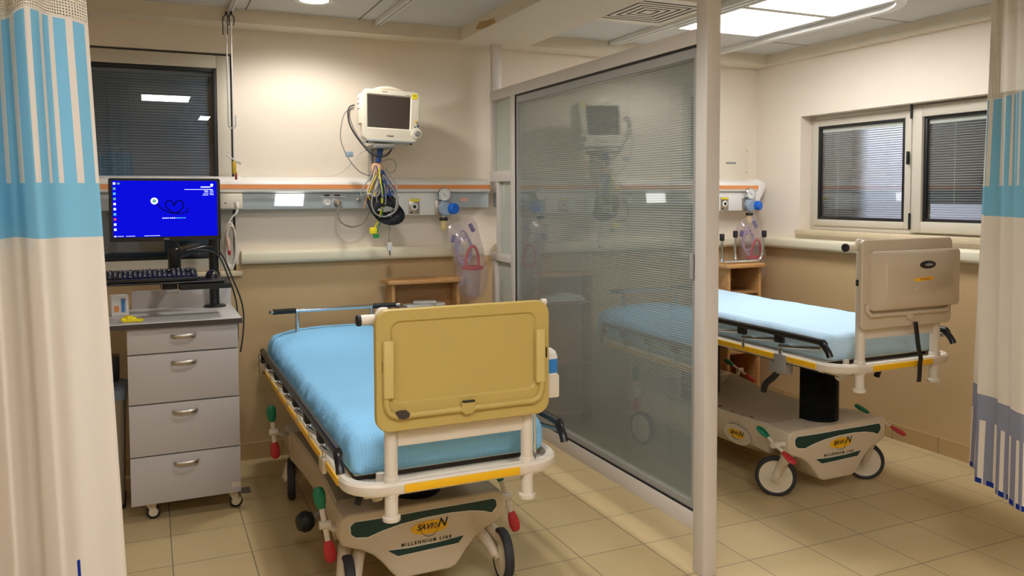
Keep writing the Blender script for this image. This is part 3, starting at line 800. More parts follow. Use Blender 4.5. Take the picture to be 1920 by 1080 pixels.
def cable(name, pts, r, m, label, cat='cable', extra=None, k=6):
    b = MB(); b.tube(smooth_path(pts, k), r, 7, m); o = b.build(name, m); tag(o, label, cat)
    if extra: extra(o)
    return o
Yc = 4.55
cable('monitor_cable', [(1.075, 4.54, 2.012), (1.045, 4.53, 2.0), (1.035, 4.53, 1.965), (1.045, 4.53, 1.90), (1.085, 4.53, 1.83), (1.15, 4.52, 1.75), (1.20, 4.52, 1.725), (1.25, 4.52, 1.73), (1.285, 4.54, 1.765)], .0042, M_cabledk, 'charcoal cable looping from the left side of the patient monitor to its post')
cable('monitor_cable', [(1.075, 4.55, 2.0), (1.05, 4.54, 1.985), (1.05, 4.54, 1.93), (1.09, 4.54, 1.84), (1.16, 4.53, 1.76), (1.21, 4.53, 1.735), (1.26, 4.53, 1.745), (1.295, 4.55, 1.775)], .004, M_cablegrey, 'grey cable running beside the charcoal one down to the monitor post')
def clamp_tag(o):
    MB().box(1.026, 1.068, 4.555, 4.572, 1.722, 1.752, M_bluegrey, .003, 2).build('clamp', M_bluegrey, o)
cable('monitor_cable', [(1.075, 4.56, 1.99), (1.03, 4.56, 1.975), (1.005, 4.56, 1.91), (.998, 4.56, 1.83), (1.015, 4.56, 1.765), (1.05, 4.56, 1.70), (1.10, 4.57, 1.645), (1.15, 4.58, 1.622), (1.19, 4.6, 1.62)], .0032, M_cablegrey, 'thin grey cable making the widest loop left of the patient monitor', extra=clamp_tag)
cable('wall_cable', [(1.19, 4.62, 1.775), (1.13, 4.64, 1.75), (1.09, 4.65, 1.71), (1.05, 4.66, 1.66), (.99, 4.68, 1.622), (.9, 4.70, 1.614), (.75, 4.71, 1.612), (.6, 4.71, 1.617), (.48, 4.71, 1.61)], .0028, M_cablewhite, 'thin pale cable lying along the top of the bedhead unit')
def plug(o):
    MB().lathe([(.014, .0), (.022, .006), (.022, .016), (.012, .03), (.006, .055)], (1.0, 4.682, 1.466), (.0, -1, -.35), 16).build('plug', M_cabletan, o)
cable('power_cord', [(1.0, 4.63, 1.448), (.992, 4.62, 1.40), (1.0, 4.61, 1.36), (1.03, 4.60, 1.335), (1.07, 4.60, 1.325), (1.11, 4.60, 1.335), (1.14, 4.60, 1.36), (1.165, 4.60, 1.41)], .0055, M_cabletan, 'taupe power cord drooping from the bedhead socket to the cable bundle', extra=plug)
# the bundle of sensor leads hanging at the post
Yh = 4.535
def lead(name, pts, r, m, label, group=None, extra=None):
    o = cable(name, pts, r, m, label, 'sensor lead', extra)
    if group: o['group'] = group
    return o
tag(MB().lathe([(.030, -.035), (.036, -.02), (.038, .0), (.034, .02), (.028, .032)], (1.205, Yh+.02, 1.655), (0, 0, 1), 14).build('binding_tape', M_bandage), 'peach coloured tape wrapped round the lead bundle', 'tape')
b = MB(); b.box(-.016, .016, -.012, .012, -.045, .045, M_cableblue, .006)
o = b.build('blue_connector', M_cableblue); o.location = (1.212, Yh-.005, 1.735); o.rotation_euler = (0, .2, 0)
tag(o, 'blue connector block at the top of the lead bundle below the monitor', 'connector')
rnd = random.Random(3)
LEADCOL = [(M_cablegrey, 'grey'), (M_cablewhite, 'white'), (M_cableblue, 'blue')]
for i in range(18):
    m_, cn = LEADCOL[[0, 2, 2, 1, 2, 0][i % 6]]
    a = -1+2*i/17.
    xs = 1.205+.022*a; wid = .075*a+.012*rnd.uniform(-1, 1); lo = 1.44+.07*abs(a)+rnd.uniform(-.03, .03)
    if m_ is M_cableblue: wid = abs(wid)*.9+.01
    elif a > 0: wid = -wid*.8
    yy = Yh-.02+.028*rnd.uniform(-1, 1)
    pts = [(xs, yy+.02, 1.675), (xs+wid*.35, yy, 1.61), (xs+wid*.95, yy-.01, 1.545), (xs+wid*1.1, yy-.015, 1.50), (xs+wid*.8, yy-.012, lo), (xs+wid*.2+.01, yy-.02, lo-.015), (xs-wid*.05+.02, yy-.01, lo+.05), (xs+.01, yy, 1.60)]
    o = lead('sensor_lead', pts, .0028 if i % 3 else .0035, m_, 'looped %s sensor lead in the tangle hanging under the patient monitor' % cn, '%s sensor leads in the hanging tangle' % cn)
def clips(o):
    b = MB(); b.box(1.145, 1.185, Yh-.04, Yh-.018, 1.285, 1.322, M_tapeyellow, .005); b.build('yellow_clip', M_tapeyellow, o)
    b = MB(); b.box(1.165, 1.20, Yh-.035, Yh-.018, 1.262, 1.284, M_grn, .004); b.build('green_clip', M_grn, o)
lead('sensor_lead', [(1.2, Yh-.03, 1.66), (1.205, Yh-.05, 1.58), (1.212, Yh-.055, 1.50), (1.208, Yh-.05, 1.42), (1.185, Yh-.04, 1.35), (1.168, Yh-.03, 1.31)], .0045, M_tapeyellow, 'long yellow sensor lead ending in yellow and green clips', None, clips)
lead('sensor_lead', [(1.205, Yh-.02, 1.64), (1.214, Yh-.045, 1.56), (1.222, Yh-.045, 1.46), (1.212, Yh-.04, 1.38), (1.19, Yh-.02, 1.29)], .003, M_grn, 'thin green sensor lead hanging beside the long yellow one')
lead('sensor_lead', [(1.19, Yh-.02, 1.62), (1.16, Yh-.03, 1.56), (1.14, Yh-.03, 1.51), (1.15, Yh-.035, 1.475), (1.17, Yh-.035, 1.49), (1.185, Yh-.03, 1.55)], .003, M_tapeyellow, 'short yellow sensor lead curled at the left of the tangle')
lead('sensor_lead', [(1.17, Yh-.02, 1.60), (1.145, Yh-.03, 1.55), (1.13, Yh-.03, 1.50), (1.118, Yh-.03, 1.455), (1.113, Yh-.03, 1.43)], .0032, M_orange, 'orange sensor lead hanging at the far left of the tangle')
# rolled blood pressure cuff
b = MB()
pts = []
for k in range(40):
    a = k/39*2*pi*2.2; r = .046+.02*k/39
    pts.append((1.23+r*1.45*cos(a), Yh-.045+.006*sin(a*1.7), 1.425+r*.95*sin(a)-.012*cos(a)))
P = []
for p in pts: P.append([(p[0]-.012, p[1]+.02, p[2]+.035), (p[0], p[1], p[2]), (p[0]+.02, p[1]-.015, p[2]-.03)])
b.grid(P, M_cuff); o = b.build('pressure_cuff', M_cuff, sharp=60)
sm_ = o.modifiers.new('thick', 'SOLIDIFY'); sm_.thickness = .004
tag(o, 'rolled black blood pressure cuff hanging in the lead tangle', 'blood pressure cuff')
cable('cuff_hose', [(1.215, Yh-.04, 1.60), (1.165, Yh-.055, 1.52), (1.15, Yh-.06, 1.46), (1.17, Yh-.07, 1.40), (1.23, Yh-.075, 1.385), (1.29, Yh-.07, 1.42), (1.30, Yh-.06, 1.48), (1.27, Yh-.05, 1.55), (1.225, Yh-.03, 1.62)], .0046, M_cablegrey, 'grey pressure hose coiled over the black cuff', 'hose')
cable('cuff_hose', [(1.24, Yh-.065, 1.39), (1.275, Yh-.08, 1.41), (1.29, Yh-.08, 1.46), (1.30, Yh-.07, 1.50)], .0058, M_cablegrey, 'short grey hose across the black pressure cuff', 'hose')
def probe(o):
    MB().box(1.25, 1.28, Yh-.018, Yh+.004, 1.185, 1.235, M_white, .006).build('clip', M_white, o)
    MB().cyl((1.265, Yh-.007, 1.185), (1.268, Yh-.007, 1.158), .004, 8).build('tip', M_cabledk, o)
lead('sensor_lead', [(1.24, Yh-.03, 1.66), (1.29, Yh-.04, 1.58), (1.30, Yh-.05, 1.50), (1.272, Yh-.045, 1.42), (1.262, Yh-.03, 1.34), (1.262, Yh-.012, 1.28), (1.265, Yh-.008, 1.23)], .003, M_cablegrey, 'grey finger probe lead ending in a white clip, lowest in the tangle', None, probe)
cable('loop_cable', [(1.24, 4.56, 1.70), (1.285, 4.57, 1.715), (1.318, 4.57, 1.695), (1.318, 4.57, 1.655), (1.29, 4.57, 1.635), (1.25, 4.57, 1.64), (1.24, 4.56, 1.65)], .0026, M_cablegrey, 'small round grey cable loop at the right of the post')
cable('loop_cable', [(1.24, 4.56, 1.64), (1.30, 4.565, 1.625), (1.328, 4.565, 1.575), (1.31, 4.565, 1.53), (1.27, 4.56, 1.50)], .0026, M_cablewhite, 'pale cable curving down in front of the orange stripe')

# ------------------------------------------------------------------ drip hooks hanging from the ceiling track
def hook(x, y, z_top, z_low, r, lab, band):
    t = empty('drip_hook', (x, y, z_top), label=lab, cat='drip hook')
    L = z_top-z_low
    b = MB(); b.tube([(0, 0, 0), (0, 0, -L+r)]+[(s_*(r-r*cos(a)), 0, -L+r-r*sin(a)) for s_ in ((1 if r > 0 else -1),) for a in [pi*k/10 for k in range(1, 11)]]+[(2*r, 0, -L+r+.05)], .0036, 8)
    b.build('rod', M_satin, t)
    b = MB(); b.tube(smooth_path([(-.018, 0, -.11), (-.018, 0, -.03), (-.01, 0, -.01), (.0, 0, -.006), (.012, 0, -.01), (.016, 0, -.03), (.012, 0, -.06)], 4), .0028, 7); b.box(-.006, .006, -.005, .005, -.006, .0135, M_cabledk); b.build('carrier', M_steel, t)
    if band:
        b = MB(); b.box(-.008, .012, -.006, .006, -L-.07, -L+.0, M_hookband, .003); b.build('tape_flag', M_hookband, t)
        MB().box(.004, .016, -.005, .005, -L-.10, -L-.06, M_inkred, .003).build('red_flag', M_inkred, t)
    return t
hook(.403, 4.575, 2.466, 1.865, .019, 'chrome drip hook with its open hook turned right, beside the dark left window', False)
hook(.425, 4.560, 2.466, 1.69, -.018, 'longer chrome drip hook with a yellow and red flag at its low hook', True)

# junction box and cords left of the bed
t = empty('junction_box', (.415, YB-.09, 1.475), label='beige socket box on the bedhead unit right of the computer screen', cat='socket box')
b = MB(); b.box(-.06, .06, -.045, 0, -.042, .042, M_warmwhite, .006); b.build('housing', M_warmwhite, t)
b = MB(); b.lathe([(.016, 0), (.016, .003)], (.03, -.045, -.005), (0, -1, 0), 18, M_cablewhite); b.cyl((-.03, -.045, -.01), (-.03, -.047, -.01), .004, 8, M_ink); b.build('socket', M_cablewhite, t)
def plug2(o): MB().lathe([(.010, 0), (.012, .012), (.009, .03), (.005, .04)], (.445, 4.635, 1.468), (0, -.6, -1), 12).build('plug', M_cablewhite, o)
cable('white_cord', [(.445, 4.61, 1.43), (.436, 4.60, 1.41), (.412, 4.60, 1.385), (.394, 4.60, 1.35), (.388, 4.60, 1.30), (.383, 4.60, 1.25)], .0045, M_cablewhite, 'white plug cord bending down from the beige socket box', extra=plug2)
pts = []
for k in range(46):
    a = k/45*2*pi*3.2; pts.append((.402+.026*sin(a)+.004*k/45, 4.615-.012*cos(a)-.0006*k, 1.235+.115*cos(a)+.01*sin(a*.3)))
cable('coiled_cord', pts, .005, M_cablewhite, 'pale cord coiled in long loops beside the window frame', k=3)
o = tag(MB().lathe([(.007, 0), (.010, .02), (.010, .06), (.006, .075)], (.385, 4.56, 1.285), (.1, 0, -1), 12).build('pink_plug', M_pink), 'pale pink plug hanging in the coiled cord', 'plug')
MB().lathe([(.008, .075), (.008, .09), (.004, .1)], (.385, 4.56, 1.285), (.1, 0, -1), 12).build('red_tip', M_leverr, o)
cable('black_cord', [(.33, 4.40, 1.22), (.36, 4.44, 1.17), (.40, 4.50, 1.07), (.445, 4.55, .95), (.46, 4.56, .86), (.455, 4.56, .76), (.44, 4.56, .66)], .0042, M_cabledk, 'charcoal cord hanging over the right end of the worktop')
cable('black_cord', [(.20, 4.36, 1.235), (.28, 4.36, 1.225), (.33, 4.40, 1.19), (.37, 4.46, 1.10), (.415, 4.55, .97), (.43, 4.57, .86), (.428, 4.57, .72)], .0042, M_cabledk, 'second charcoal cord dropping behind the worktop from the screen arm')

# ------------------------------------------------------------------ drawer cart with worktop and its computer
cart = empty('drawer_cart', (.14, 4.0, 0), label='grey four drawer cart on castors with a pale worktop under the computer', cat='drawer cart')
CT = Matrix.Translation((-.14, -4.0, 0))
b = MB(); b.box(-.095, .372, 4.018, 4.46, .095, .905, M_cartgrey, .002); b.build('carcass', M_cartgrey, cart, T=CT)
zs = [(.092, .312), (.318, .552), (.558, .782), (.788, .912)]
for (z0, z1) in zs:
    b = MB(); b.box(-.099, .376, 3.998, 4.016, z0, z1, M_cartgrey, .0015); d = b.build('drawer', M_cartgrey, cart, T=CT)
    hz = z1-.042 if z1-z0 > .2 else (z0+z1)/2+.012
    b = MB(); pp = [(.084, 3.998, hz), (.088, 3.982, hz), (.105, 3.972, hz), (.137, 3.969, hz), (.168, 3.972, hz), (.186, 3.982, hz), (.190, 3.998, hz)]
    b.tube(smooth_path(pp, 4), .009, 8, M_steel, flat=(.35, 1.0)); b.build('handle', M_steel, d, T=CT)
b = MB(); b.box(-.75, .392, 3.975, 4.50, .908, .932, M_carttop, .003); b.build('worktop', M_carttop, cart, T=CT)
b = MB(); b.box(-.75, .3925, 3.972, 3.9752, .906, .9285, M_edge); b.box(.392, .3945, 3.972, 4.5, .906, .9285, M_edge); b.build('edge_band', M_edge, cart, T=CT)
b = MB(); b.box(-.085, .392, 4.50, 4.518, .76, 1.022, M_cartgrey, .002); b.build('upstand', M_cartgrey, cart, T=CT)
b = MB(); b.box(-.75, -.70, 4.02, 4.46, .0, .908, M_cartgrey, .002); b.build('end_panel', M_cartgrey, cart, T=CT)
for (x, y) in ((-.02, 4.075), (.345, 4.06), (-.04, 4.40), (.345, 4.40)):
    b = MB(); b.box(x-.032, x+.032, y-.03, y+.03, .088, .095, M_steel); b.prism([(x-.03, .09), (x+.03, .09), (x+.018, .03), (x+.006, .028)], 'y', y-.017, y-.013, M_hub); b.prism([(x-.03, .09), (x+.03, .09), (x+.018, .03), (x+.006, .028)], 'y', y+.013, y+.017, M_hub); c = b.build('castor', M_hub, cart, T=CT)
    b = MB(); b.lathe([(.027, -.011), (.031, -.009), (.031, .009), (.027, .011)], (x+.012, y, .031), (0, 1, 0), 20, M_tire, caps=False); b.lathe([(.02, -.0125), (.02, .0125)], (x+.012, y, .031), (0, 1, 0), 18, M_hub); b.build('castor_wheel', M_tire, c, T=CT)
b = MB(); b.box(.36, .42, 3.985, 4.05, .085, .093, M_edge, .002); b.build('brake_pedal', M_edge, cart, T=CT)
b = MB(); b.box(.335, .372, 3.9965, 3.999, .118, .142, M_winframe); b.build('sticker', M_winframe, cart, T=CT)

def screen_stand():
    t = empty('monitor_stand', (.305, 4.43, .932), label='black pole stand with swing arms on the right end of the worktop', cat='monitor stand')
    b = MB(); b.lathe([(.056, 0), (.056, .006), (.048, .012), (.02, .014)], (0, 0, 0), (0, 0, 1), 28); b.build('base', M_blackgloss, t)
    b = MB(); b.cyl((0, 0, .012), (0, 0, .55), .024, 18); b.lathe([(.028, .12), (.03, .125), (.03, .175), (.028, .18)], (0, 0, 0), (0, 0, 1), 18); b.build('pole', M_blackgloss, t)
    b = MB(); b.tube(smooth_path([(0, 0, .30), (-.05, -.03, .305), (-.12, -.06, .292), (-.19, -.10, .275)], 5), .019, 10); b.lathe([(.028, -.05), (.03, -.04), (.03, .06), (.026, .065)], (-.19, -.105, .25), (0, 0, 1), 16); b.tube([(-.19, -.105, .20), (-.205, -.13, .18), (-.19, -.2, .175)], .02, 10); b.build('lower_arm', M_blackgloss, t)
    b = MB(); b.tube([(0, 0, .52), (-.10, .02, .53), (-.21, -.06, .52)], .018, 10); b.box(-.27, -.16, -.09, -.07, .46, .57, M_blackgloss, .004); b.build('upper_arm', M_blackgloss, t)
    b = MB(); b.box(-.50, .02, -.42, -.24, .168, .178, M_blackgloss, .004); b.box(-.18, .05, -.40, -.2, .135, .165, M_black, .006); b.box(-.26, -.16, -.3, -.2, .13, .168, M_black, .01); b.build('keyboard_tray', M_blackgloss, t)
    b = MB(); b.tube([(-.255, -.36, .165), (-.255, -.36, .12), (-.185, -.36, .12), (-.185, -.36, .165)], .0025, 6, M_steel); b.build('wire_holder', M_steel, t)
    return t
screen_stand()
cable('screen_cable', [(.115, 4.33, 1.29), (.13, 4.33, 1.275), (.135, 4.33, 1.25), (.15, 4.33, 1.225), (.17, 4.36, 1.21)], .004, M_cabledk, 'short dark cable curving from the underside of the computer screen')
# keyboard
kb = empty('keyboard', (-.02, 4.08, 1.125), label='black computer keyboard on the swing tray', cat='keyboard')
kb.rotation_euler = (radians(10), 0, 0)
b = MB(); b.box(-.225, .225, -.075, .075, .0005, .018, M_blackgloss, .005); b.box(-.2, .2, .045, .07, -.024, .001, M_blackgloss, .003); b.build('base', M_blackgloss, kb)
b = MB(); bl = MB()
for r in range(6):
    for c in range(21):
        if c in (15, 19) and r in (2, 3): continue
        x = -.212+c*.0205; y = -.062+r*.0235
        b.box(x, x+.017, y, y+.019, .018, .0245, M_black, .002, 1)
        if (r*7+c*3) % 4: bl.box(x+.005, x+.010, y+.008, y+.013, .0246, .025, M_decalw)
o = b.build('keys', M_black, kb); o['kind'] = 'stuff'
bl.build('key_legends', M_decalw, o)
ms = empty('computer_mouse', (.275, 4.14, 1.112), label='black computer mouse on the end of the keyboard tray', cat='mouse')
b = MB(); rg = []
for k in range(9):
    s = k/8; yy = -.05+.1*s; wv = .030*sqrt(max(.02, 1-(2*s-1)**4)); hh = .036*sqrt(max(.02, 1-((2*s-1.1)/1.12)**2))
    rg.append([(wv*cos(a), yy, max(.0, hh*sin(a)) if a <= pi else 0) for a in [2*pi*j/16 for j in range(16)]])
b.rings(rg); b.build('shell', M_blackgloss, ms); MB().cyl((-.004, -.03, .033), (.004, -.03, .033), .006, 10).build('wheel', M_black, ms)
b = MB(); b.box(-.06, .035, -.07, .075, -.006, 0, M_blackgloss, .004); tag(b.build('mouse_shelf', M_blackgloss), 'small black shelf plate under the computer mouse', 'shelf').location = (.275, 4.14, 1.1115)
# computer display
pc = empty('computer_monitor', (.082, 4.30, 1.284), label='black framed computer monitor showing a blue desktop', cat='computer monitor')
W, Hh = .502, .306
b = MB(); b.rings([[(p[0], .035, p[1]) for p in rrect(W-.06, Hh-.06, .02, 4, 0, Hh/2)], [(p[0], .014, p[1]) for p in rrect(W, Hh, .008, 4, 0, Hh/2)], [(p[0], .002, p[1]) for p in rrect(W, Hh, .008, 4, 0, Hh/2)], [(p[0], 0, p[1]) for p in rrect(W-.004, Hh-.004, .007, 4, 0, Hh/2)]], M_blackgloss); b.build('housing', M_blackgloss, pc)
b = MB(); b.box(-.235, .235, -.0015, .0005, .022, .294, M_screen); scr = b.build('screen', M_screen, pc)
b = MB()
for k, mm in enumerate((M_scrw, M_scrg, M_scrc, M_scrg, M_scrw, M_scrw, M_scrc, M_scrr, M_scrw, M_scrw)):
    b.box(-.231, -.220, -.0022, -.0012, .275-k*.0245, .286-k*.0245, mm)
b.box(-.213, -.202, -.0022, -.0012, .276, .284, M_scrg); b.box(-.231, -.222, -.0022, -.0012, .024, .030, M_scrw)
b.build('desktop_icons', M_scrw, scr)
b = MB(); b.box(-.218, -.19, -.0022, -.0012, .0265, .0285, M_scrw); b.box(-.18, -.14, -.0022, -.0012, .0265, .0285, M_scrw); b.box(-.10, -.03, -.0022, -.0012, .0265, .0285, M_scrw); b.build('taskbar', M_scrw, scr)
b = MB(); b.lathe([(.0165, 0), (.0165, .0012)], (-.052, -.001, .196), (0, -1, 0), 24, M_scrw); b.lathe([(.009, 0), (.009, .0016)], (-.052, -.001, .196), (0, -1, 0), 20, M_scrg); b.build('stethoscope_bell', M_scrw, scr)
hp = [(.036, .17), (.028, .192), (.012, .198), (-.002, .185), (.002, .165), (.022, .145), (.04, .138), (.065, .150), (.078, .17), (.076, .19), (.06, .198), (.046, .19), (.036, .172)]
b = MB(); b.tube(smooth_path([(p[0], -.0018, p[1]) for p in hp], 4), .0028, 6, M_scrd)
b.tube(smooth_path([(-.042, -.0018, .182), (-.02, -.0018, .158), (.01, -.0018, .142), (.05, -.0018, .134), (.085, -.0018, .138), (.098, -.0018, .146), (.094, -.0018, .165)], 5), .0028, 6, M_scrd); b.build('stethoscope_tube', M_scrd, scr)
b = MB()
for k in range(7): b.box(-.018+k*.0085, -.0115+k*.0085-(.002 if k == 3 else 0), -.0022, -.0012, .110, .1145, M_scrw)
for k in range(7): b.box(.040+k*.007, .0455+k*.007-(.002 if k == 4 else 0), -.0022, -.0012, .110, .1145, M_scrc)
b.build('caption', M_scrw, scr)
b = MB(); b.lathe([(.007, 0), (.007, .001)], (.212, -.0012, .274), (0, -1, 0), 16, M_scrw)
for (x0, x1, z) in ((.160, .215, .266), (.160, .205, .262), (.085, .215, .252), (.175, .195, .246), (.202, .218, .248), (.178, .195, .240), (.202, .220, .240), (.172, .195, .232), (.2, .218, .232), (.168, .195, .224), (.204, .22, .226)): b.box(x0, x1, -.0022, -.0012, z-.0012, z+.0012, M_scrw)
b.build('system_text', M_scrw, scr)
b = MB(); b.box(-.012, .012, -.0012, .0005, .008, .0125, M_cablegrey); b.build('maker_badge', M_cablegrey, pc)
# barcode scanner-like handle resting on the arm is part of the stand; small things on the worktop
b = MB()
for k, (x0, x1, z0, z1, a) in enumerate(((-.045, .02, 0.001, .022, .1), (0., .05, .001, .014, -.3), (-.03, .0, .012, .03, .5))):
    b.box(x0, x1, -.02, .018, z0, z1, M_tapeyellow, .006, 2, Matrix.Rotation(a, 4, 'Z'))
b.box(-.05, -.035, -.03, -.015, .001, .008, M_cablegrey, .002)
o = b.build('tourniquet', M_tapeyellow); o.location = (-.078, 4.05, .932); tag(o, 'bright yellow folded tourniquet lying on the worktop by the curtain', 'tourniquet')
t = empty('medicine_box', (-.135, 4.30, .932), .2, label='white carton with blue side print standing on the worktop by the curtain', cat='carton')
b = MB(); b.box(-.04, .035, -.035, .035, .001, .098, M_white, .002); b.build('carton', M_white, t)
b = MB(); b.box(-.0, .022, -.0362, -.0345, .015, .085, M_panelgrey); b.box(.004, .016, -.0368, -.0355, .02, .08, M_label); b.box(-.03, -.008, -.0362, -.0345, .02, .05, M_orange); b.build('print', M_label, t)
# waste bin behind the cart
t = empty('waste_bin', (-.245, 4.37, 0), label='beige waste bin with grey blue liner half hidden behind the curtain', cat='waste bin')
b = MB(); b.rings([[(p[0], p[1], z) for p in rrect(w_, d_, .03, 4)] for (w_, d_, z) in ((.22, .22, .015), (.25, .24, .55), (.258, .25, .57))], M_bin); b.build('bucket', M_bin, t)
b = MB(); b.rings([[(p[0], p[1], z) for p in rrect(w_, d_, .03, 4)] for (w_, d_, z) in ((.262, .254, .53), (.268, .258, .58), (.24, .23, .59))], M_binrim); b.build('liner', M_binrim, t)
b = MB(); b.box(-.115, .115, -.115, .11, 0, .015, M_black, .003); b.build('foot', M_black, t)
b = MB(); b.box(-.12, .1, .0, .1, .60, .72, M_blackgloss, .01); b.build('lid', M_blackgloss, t)

# ------------------------------------------------------------------ wooden bedside shelves
def bedside(x0, x1, y0, ztop, label, depth=.36, rail_=False):
    t = empty('bedside_cabinet', ((x0+x1)/2, y0, 0), label=label, cat='bedside cabinet')
    w = (x1-x0)/2
    ol = [(-w, depth), (-w, .0)]
    ol = [(-w, depth), (-w, .05), (-w+.012, .018), (-w+.05, .0), (w-.05, .0), (w-.012, .018), (w, .05), (w, depth)]
    b = MB(); b.prism(ol, 'z', ztop-.024, ztop, M_wood, bev=.004); b.build('top', M_wood, t)
    for s in (-1, 1):
        b = MB(); xx = s*(w-.045); b.box(xx-.010, xx+.010, .035, depth, .01, ztop-.0245, M_wood, .002); b.build('side_panel', M_wood, t)
    b = MB(); b.box(-w+.055, w-.055, depth-.015, depth-.003, .05, ztop-.0245, M_woodin); b.build('back_panel', M_woodin, t)
    for z in (ztop-.19, .42, .1):
        b = MB(); b.box(-w+.0555, w-.0555, .04, depth-.016, z-.018, z, M_woodin, .002); b.build('shelf', M_woodin, t)
    return t
bedside(1.252, 1.745, 4.53, 1.008, 'beech open bedside cabinet at the head of the left bed', .17)
bedside(3.56, 3.915, 4.36, 1.024, 'beech open bedside cabinet in the right bay corner, behind the partition post', .33)
lin_ = MB(); lin_.box(-.14, .14, -.05, .05, .0005, .022, M_linen, .01, 3); lin_.box(-.12, .13, -.045, .045, .022, .04, M_linen, .01, 3, Matrix.Rotation(.12, 4, 'Z')); lin_.box(-.06, .08, -.04, .035, .04, .056, M_linen, .008, 3, Matrix.Rotation(-.3, 4, 'Z'))
o = lin_.build('folded_linen', M_linen); o.location = (1.49, 4.61, .818); tag(o, 'folded white linen on the shelf of the left bedside cabinet', 'linen')
# chrome tube stand upside on the right cabinet
t = empty('chrome_rack', (3.73, 4.47, 1.024), label='chrome tube rack with black end caps standing on the right bay cabinet', cat='tube rack')
b = MB()
def up_leg(x, y, lean): return [(x, y, .012), (x+lean*.02, y, .035), (x+lean*.035, y, .08), (x+lean*.045, y, .195)]
b.tube(smooth_path([(-.15, -.03, .012), (-.1, -.03, .012), (.12, -.03, .012), (.168, -.02, .014)]+up_leg(.175, -.02, 1)[1:], 5), .0105, 10)
b.tube(smooth_path([(.017, .04, .195), (.014, .04, .10), (.012, .03, .03), (-.005, .0, .013), (-.04, -.025, .012)], 5), .0105, 10)
b.tube(smooth_path([(-.16, -.035, .18), (-.16, -.035, .10), (-.158, -.035, .03), (-.145, -.033, .014), (-.1, -.03, .012)], 5), .0105, 10)
b.build('tube_frame', M_chrome, t)
for (x, y, z) in ((.220, -.02, .195), (.017, .04, .195), (-.16, -.035, .18)):
    MB().lathe([(.016, -.018), (.017, .0), (.017, .026), (.014, .03)], (x, y, z), (0, 0, 1), 16).build('end_cap', M_black, t)

# ------------------------------------------------------------------ plastic bags with suction canisters
def suction_bag(loc, label, tilt):
    t = empty('equipment_bag', loc, label=label, cat='plastic bag', group='plastic bags with suction canisters')
    t.rotation_euler = (0, 0, 0)
    rnd = random.Random(int(loc[0]*100))
    # crumpled clear film bag: closed skin
    outl = [(-.135, .19), (-.075, .245), (.02, .265), (.06, .20), (.085, .10), (.115, -.03), (.115, -.17), (.07, -.225), (-.02, -.235), (-.075, -.17), (-.085, -.05), (-.115, .08)]
    outl = [(p.x, p.y) for p in smooth_path([(a, c, 0) for a, c in outl], 4, True)]
    cxx = sum(p[0] for p in outl)/len(outl); czz = sum(p[1] for p in outl)/len(outl)
    rg = []
    for yy, s in ((-.075, .25), (-.068, .6), (-.045, .86), (-.01, 1.0), (.03, .88), (.05, .5), (.055, .2)):
        ring = []
        for (px, pz) in outl:
            q = Vector((cxx+(px-cxx)*s, yy, czz+(pz-czz)*s)); n_ = noise.noise_vector(q*16+Vector((loc[0], 0, 0)))
            ring.append(q+n_*.012)
        rg.append(ring)
    b = MB(); b.rings(rg); b.build('film_bag', M_bag, t, sharp=25)
    # red carrier frame with a hoop
    b = MB(); b.lathe([(.062, 0), (.066, .004), (.066, .018), (.060, .022), (.052, .018), (.052, .002), (.062, 0)], (.02, -.012, -.05), (0, 0, 1), 24, caps=False)
    b.tube(smooth_path([(-.035, -.04, -.035), (-.03, -.042, .03), (-.012, -.044, .075), (.012, -.045, .092), (.032, -.044, .075), (.046, -.042, .03), (.05, -.04, -.035)], 5), .0085, 8)
    b.build('red_carrier', M_red, t)
    b = MB(); b.lathe([(.052, -.035), (.050, -.09), (.042, -.18), (.036, -.19), (.0, -.19)], (.02, -.012, -.02), (0, 0, 1), 22); b.build('canister', M_cup, t)
    b = MB()
    for k in range(3):
        pts = []
        for q in range(22):
            a = q/21*2*pi*1.0+k; pts.append((-.04+.045*cos(a)+.008*k, -.005+.012*sin(a*2+k), .10+.085*sin(a)-.02*k))
        b.tube(pts, .006, 7, M_purple, closed=False)
    b.build('coiled_tubing', M_purple, t)
    b = MB(); b.box(-.012, .012, -.008, .008, -.025, .03, M_violet, .004, 2, TR(.015, -.02, .20) @ Matrix.Rotation(-.5, 4, 'Y')); b.box(-.012, .012, -.008, .008, -.02, .025, M_violet, .004, 2, TR(-.105, -.015, .135) @ Matrix.Rotation(.3, 4, 'Y')); b.build('violet_connector', M_violet, t)
    return t
suction_bag((1.765, 4.56, 1.105), 'clear plastic bag holding a red suction canister beside the left bedside cabinet', 0)
suction_bag((3.985, 4.62, 1.085), 'clear plastic bag holding a red suction canister in the right bay corner', 0)

